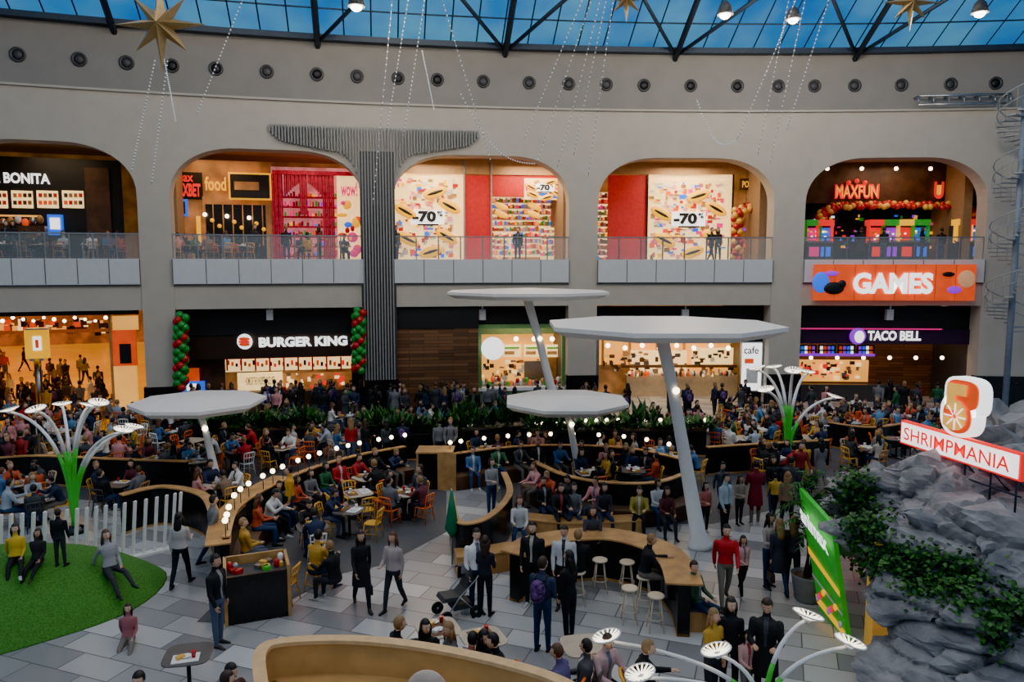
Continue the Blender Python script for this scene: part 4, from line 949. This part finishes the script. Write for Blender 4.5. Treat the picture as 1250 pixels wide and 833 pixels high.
for i,(u,v,y,rr_) in enumerate(RK):
    cc=Q(u,v,y); base=len(mb.v)
    for p in IV:
        pp=p.copy()
        for k in range(13):
            nd=Vector((math.sin(k*2.4+i*1.7),math.cos(k*1.9+i*2.3),math.sin(k*3.1+i)*.8)).normalized(); dd=pp.dot(nd)-.66-.1*math.sin(k*5+i)
            if dd>0: pp-=nd*dd*.97
        q=Vector((pp.x*rr_[0],pp.y*rr_[1],pp.z*rr_[2]))*1.06; wpos=cc+q
        d=noise.fractal(wpos*.7+Vector((i*3.1,0,0)),1,2,5)*.22
        rg=(1-abs(noise.noise(Vector((wpos.x*.9,wpos.y*.9,wpos.z*2.4))+Vector((i,5,i))))*2)
        st=abs(((wpos.z*1.9+wpos.x*.35+noise.noise(wpos*.6)*1.4)%1)-.5)
        vd,vp=noise.voronoi(Vector((wpos.x*.75,wpos.y*.75,wpos.z*1.5))+Vector((noise.noise(wpos)*.5,0,0))); ck=vd[1]-vd[0]; vd2,_=noise.voronoi(Vector((wpos.x*2.2,wpos.y*2.2,wpos.z*4.2))); ck2=vd2[1]-vd2[0]
        hsh=math.sin(vp[0][0]*91.7+vp[0][2]*47.3)*.07
        mb.v.append(cc+q*(1.06+d*.14+rg*.03+hsh*1.5-max(0,.16-ck)*1.3-max(0,.14-ck2)*.25-max(0,.1-st)*.5))
    for f in IF: mb.face([base+k for k in f],rock,False)
mb.build('rock_formation')
bvh=BVHTree.FromPolygons([tuple(x) for x in mb.v],mb.f)
mb=MB(); rr=random.Random(8); camp=Vector((0,0,CH))
for u,v,n_,su,sv in ((1042,588,420,12,14),(1050,612,420,9,18),(1062,640,420,16,12),(1062,668,420,13,18),(1120,690,500,17,14),(1130,715,300,14,10),(1165,700,460,20,13),(1178,722,260,12,12),(1232,745,420,16,14),(1215,765,300,10,15),(1095,680,200,9,9)):
    for k in range(n_):
        uu=rr.gauss(u,su); vv=rr.gauss(v,sv); dr=ray(uu,vv).normalized(); h_=bvh.ray_cast(camp,dr)
        if h_[0] is None: continue
        nrm=h_[1]; nrm=nrm if nrm.dot(dr)<0 else -nrm
        q=h_[0]+nrm*rr.uniform(.0,.16); d=(Vector((rr.uniform(-1,1),rr.uniform(-1,1),rr.uniform(-1.2,.3)))+nrm*.4).normalized()*rr.uniform(.06,.12); sd=d.cross(nrm+Vector((rr.random()*.5,rr.random()*.5,0))).normalized()*d.length*.5
        mb.quad([q,q+d*.4+sd,q+d,q+d*.4-sd],rr.choice([leaf,leafdk]))
mb.build('ivy')
a=Vector((8.35,15.5,3.42)); b=Vector((8.93,12.7,3.42)); d=(b-a).normalized(); nn=Vector((d.y,-d.x,0))
if nn.x>0: nn=-nn
mb=MB(); 
def slab(o,L,h,th,m,ang=0):
    mb.hexa([o,o+d*L,o+d*L-nn*th,o-nn*th,o+Vector((0,0,h)),o+d*L+Vector((0,0,h)),o+d*L-nn*th+Vector((0,0,h)),o-nn*th+Vector((0,0,h))],m)
L=(b-a).length; slab(a-d*.05,L+.1,.5,.12,signr); slab(a+nn*.02-d*.0+Vector((0,0,.04)),L,.42,.05,signw)
mb.text('SHRIMPMANIA',a+nn*.04+d*.12+Vector((0,0,.12)),d,(0,0,1),L-.25,.27,signr,.02,.008)
o=a+d*.95+Vector((0,0,.5))
def rr_poly(cx,cz,w_,h_,m,off,th,ex=.6,n=28):
    f=[];bk=[]
    for j in range(n):
        t=2*PI*j/n; x=cx+w_*math.copysign(abs(math.cos(t))**ex,math.cos(t)); z=cz+h_*math.copysign(abs(math.sin(t))**ex,math.sin(t)); q=o+d*x+Vector((0,0,z))+nn*off; f.append(q); bk.append(q-nn*th)
    mb.rings([bk,f],m,smooth=False)
rr_poly(.6,.78,.46,.38,signw,.0,.22); rr_poly(.5,.4,.44,.42,signw,.0,.22,.8)
rr_poly(.6,.82,.38,.28,signo,.03,.04); rr_poly(.5,.38,.34,.33,signo,.03,.04,.9)
mb.text('5',o+d*.2+Vector((0,0,.1))+nn*.04,d,(0,0,1),.58,.92,M('citrus_yellow',(1,.5,.08),.5,emit=1.0),.02,.05)
for k in range(8):
    an=k*PI/4; q=o+d*.5+Vector((0,0,.38))+nn*.075; e=d*math.cos(an)+Vector((0,0,math.sin(an))); mb.tube([q+e*.05,q+e*.26],.012,signw,4)
for x in (.15,.9,1.6,2.2,2.75):
    for back in (0,-.5): q=a+d*x+nn*(back-.1); mb.tube([q+Vector((0,0,.3 if back else .5)),q+Vector((0,0,-.95))],.02,dksteel,5)
    q=a+d*x; mb.tube([q-nn*.1,q-nn*.6+Vector((0,0,-.5))],.015,dksteel,5)
mb.tube([a-nn*.1+Vector((0,0,-.3)),b-nn*.1+Vector((0,0,-.3))],.02,dksteel,5); mb.tube([a-nn*.6+Vector((0,0,.2)),b-nn*.6+Vector((0,0,.2))],.02,dksteel,5)
mb.build('seafood_restaurant_sign')
mb=MB(); fb=P(1000,745); nb=P(1034,782); ft=Q(975,596,fb.y+.3); ntp=Q(1014,640,nb.y+.2)
th=Vector((.1,.02,0))
def slab4(p,m,th=th): mb.hexa([p[0],p[1],p[1]+th,p[0]+th,p[3],p[2],p[2]+th,p[3]+th],m)
mid_f=fb.lerp(ft,.62); mid_n=nb.lerp(ntp,.55)
slab4([mid_f,mid_n,ntp,ft],signg); slab4([fb,nb,mid_n,mid_f],signg)
rt=(mid_n-mid_f); up=(ft-mid_f)
mb.text('animax',mid_f.lerp(ft,.35)+rt*.06-Vector((.09,0.02,0)),rt,up,rt.length*.88,up.length*.38,signw,.0,.04)
for (x0,y0,h0,m_) in ((0,.1,.12,signy),(0,.75,.1,signy),(0,.45,.05,white)):
    mb.quad([fb.lerp(mid_f,y0)-Vector((.02,0,0)),nb.lerp(mid_n,y0-.08)-Vector((.02,0,0)),nb.lerp(mid_n,y0-.08+h0)-Vector((.02,0,0)),fb.lerp(mid_f,y0+h0)-Vector((.02,0,0))],m_)
for k in range(9):
    tx=.12+.1*k; ty=.2+.07*((k*5)%4); q0=fb.lerp(nb,tx).lerp(mid_f.lerp(mid_n,tx),ty)-Vector((.05,0,0)); mb.sphere(q0,(.03,.07,.07),[white,signm,signo,signy][k%4],8,6)
q=nb+Vector((.35,-.2,0)); 
for k in range(4): mb.box(q+Vector((.35*k+.1,-.15*k,1.1)),(.3,.3,2.2),[M('amber_glow_panel',(.7,.35,.06),.5,emit=.5),dark,wood,M('amber_glow_panel',(.7,.35,.06),.5)][k])  # amber panel emission imitates the lit kiosk interior
mb.build('pet_shop_sign')
mb=MB(); p=P(985,733); mb.lathe([(.22,0),(.26,.05),(.34,.55),(.36,.6),(.33,.6),(.31,.52)],M('pot_grey',(.2,.205,.215),.5),p,20)
mb.lathe([(.3,.5),(.28,.55)],wooddk,p,14); rr=random.Random(4)
for k in range(7): mb.tube([p+Vector((rr.uniform(-.1,.1),rr.uniform(-.1,.1),.5)),p+Vector((rr.uniform(-.2,.2),rr.uniform(-.2,.2),1.5+rr.random()*.6))],[.025,.015],wooddk,6)
for k in range(60):
    a=rr.random()*2*PI; h0=1.2+rr.random()*1.3; L=rr.uniform(.8,1.25); el=rr.uniform(.2,1.3)
    pts=[]; 
    for i in range(9):
        t=i/8; pts.append(p+Vector((math.cos(a)*L*t*math.cos(el)*.8,math.sin(a)*L*t*math.cos(el)*.8,h0+L*math.sin(el)*t-.55*t*t*L)))
    mb.tube(pts,.008,leafdk,4)
    for i in range(1,9):
        dd=(pts[i]-pts[i-1]).normalized(); s_=dd.cross(Vector((0,0,1))).normalized()
        for sg in (-1,1):
            tip=pts[i]+(s_*sg*.8+dd*.7-Vector((0,0,.3)))*.24*(1-.4*i/8); w2=dd*.022
            mb.quad([pts[i]-w2,tip,pts[i]+w2],leafdk if rr.random()<.4 else leaf)
mb.build('potted_palm')
mb=MB(); t,_=cyl(1240,300,-2.0); c=wpt(t,0,-2.0); mb.tube([c,c+Vector((0,0,17))],.13,M('pole_blue_grey',(.2,.26,.34),.5),10); st=M('stair_grey',(.3,.32,.35),.5)
hel=[];hel2=[]
for k in range(60):
    a=k*.42; z=4.2+k*.18; d1=Vector((math.cos(a),math.sin(a),0)); d2=Vector((math.cos(a+.4),math.sin(a+.4),0))
    p=[c+d1*.1,c+d1*1.05,c+d2*1.05,c+d2*.1]; mb.hexa([x+Vector((0,0,z)) for x in p]+[x+Vector((0,0,z+.05)) for x in p],st)
    mb.tube([c+d1*1.05+Vector((0,0,z)),c+d1*1.05+Vector((0,0,z+1.0))],.015,st,4); hel.append(c+d1*1.05+Vector((0,0,z+1.0))); hel2.append(c+d1*1.05+Vector((0,0,z+.5)))
mb.tube(hel,.03,st,5); mb.tube(hel2,.02,st,5); mb.build('spiral_staircase')
mb=MB(); a0=cyl(1120,125,-.3); b0=cyl(1232,130,-.3)
for z in (15.1,14.7): mb.tube([wpt(a0[0],z,-.4),wpt(b0[0],z,-.4)],.06,steel,6)
for k in range(7): t=a0[0]+(b0[0]-a0[0])*k/6; mb.tube([wpt(t,14.7,-.4),wpt(t,15.1,-.4),wpt(t,15.1,.1)],.04,steel,5)
mb.build('maintenance_rail')
def star(u,v,y,r,name='hanging_star'):
    c=Q(u,v,y); mb=MB(); zc=.22*r
    V2=[]
    for j in range(16):
        a=2*PI*j/16+PI/2; rad=(r if j%4==0 else r*.8) if j%2==0 else r*.3
        V2.append(c+Vector((rad*math.cos(a),0,rad*math.sin(a))))
    f=c+Vector((0,-zc,0)); bk=c+Vector((0,zc,0))
    for j in range(16):
        k=(j+1)%16; mb.quad([f,V2[j],V2[k]],gold); mb.quad([bk,V2[k],V2[j]],gold)
    mb.tube([c+Vector((0,0,r)),c+Vector((0,0,r+6))],.012,cable,4); mb.build(name)
star(196,30,20,1.22); star(1112,3,24,.9); star(765,-2,24,.75)
mb=MB()
for u0,v0,u1,v1,y,sg in ((725,-10,655,200,26,0),(735,-10,680,205,26,.1),(742,-10,700,190,26,0),(715,-10,640,170,26,0),(500,-10,472,160,27,0),(520,-10,492,170,27,0),(515,60,530,135,27,0),(965,-10,925,190,27,0),(985,-10,940,200,27,0),(975,-10,900,170,27,.1),(900,170,850,120,27,.8),(200,70,215,150,22,0),(205,70,185,225,22,0),(1015,-10,960,160,26,0),(300,-10,240,140,24,0),(655,200,560,110,26,.8),(480,-10,455,250,27,0),(750,-10,718,215,26,0),(190,70,160,210,22,0),(540,0,600,200,26,0)):
    a=Q(u0,v0,y); b=Q(u1,v1,y+1.5)
    f=lambda t: a.lerp(b,t)-Vector((0,0,sg*math.sin(PI*t)))
    mb.tube([f(i/12) for i in range(13)],.008,cable,4)
    for i in range(1,34): mb.sphere(f(i/34),.026,bead,5,3)
mb.build('hanging_string_lights')
def pend(u,v,y):
    c=Q(u,v,y); mb=MB(); mb.lathe([(.05,.5),(.2,.35),(.3,0),(.28,0)],dark,c,16); mb.sphere(c+Vector((0,0,.06)),.22,M('lamp_glow',(1,.95,.85),.5,emit=15,var=0),12,8); mb.tube([c+Vector((0,0,.5)),c+Vector((0,0,4))],.01,cable,4); mb.build('pendant_lamp')
    l=bpy.data.lights.new('lamp','POINT'); l.energy=900; l.color=(1,.9,.76); l.shadow_soft_size=.4; ob=bpy.data.objects.new('pendant_light',l); scene.collection.objects.link(ob); ob.location=c-Vector((0,0,.5))
pend(435,8,26); pend(885,18,28); pend(968,24,30); pend(1196,16,28)
for x,y,z,e in ((-12,20,20,1500),(0,18,21,1500),(9,22,20,1500),(-4,26,20,1300),(7,12,20,1800),(-7,10,20,1800),(0,5,19,1600)):
    l=bpy.data.lights.new('lamp','POINT'); l.energy=e; l.color=(1,.88,.72); l.shadow_soft_size=.5; ob=bpy.data.objects.new('added_fill_light',l); scene.collection.objects.link(ob); ob.location=(x,y,z)  # added fill lamps without fixtures, to brighten the hall and foreground
mb=MB()
for u in (329,589,837,1087): wbox(mb,u-4,378,u+4,391,G0-.5,.3,whitepanel); wbox(mb,u-1,372,u+1,378,G0-.4,.1,steel)
mb.build('wall_speakers')
p=P(556,752); mb=MB()
for x,y in ((-.25,-.3),(.25,-.3),(-.25,.35),(.25,.35)):
    mb.lathe([(.1,-.02),(.13,-.015),(.13,.015),(.1,.02)],black,p+Vector((x,y,.13)),16,Matrix.Rotation(PI/2,3,'Y')); mb.lathe([(.03,-.022),(.03,.022)],steel,p+Vector((x,y,.13)),8,Matrix.Rotation(PI/2,3,'Y'))
for s in (-.25,.25): mb.tube([p+Vector((s,-.3,.13)),p+Vector((s,0,.5)),p+Vector((s,.35,.8)),p+Vector((s,.55,1.05))],.014,steel,6); mb.tube([p+Vector((s,.35,.13)),p+Vector((s,0,.5))],.014,steel,6)
mb.tube([p+Vector((-.25,.55,1.05)),p+Vector((.25,.55,1.05))],.02,black,6)
mb.rings([[p+Vector((x,y0,z0)) for x,y0,z0 in ((-.2,-.35+yy,.42+zz),(.2,-.35+yy,.42+zz),(.2,-.3+yy,.5+zz),(-.2,-.3+yy,.5+zz))] for yy,zz in ((0,0),(.35,-.02),(.5,.12),(.62,.4))],dark,smooth=False)
mb.sphere(p+Vector((0,.15,.78)),(.24,.32,.3),dark,16,10,keep=lambda c:c.y>-.05 and c.z>-.1); mb.box(p+Vector((0,.1,.25)),(.36,.4,.12),dark)
ob=mb.build('baby_stroller',p); ob.rotation_euler=(0,0,-1.1)
p=P(552,690); mb=MB(); gm=M('umbrella_green',(.01,.16,.07),.7)
mb.tube([p,p+Vector((0,0,1.9))],.02,steel,6); mb.lathe([(.04,.7),(.17,.9),(.1,1.4),(.03,1.85)],gm,p,10); mb.build('folded_parasol')
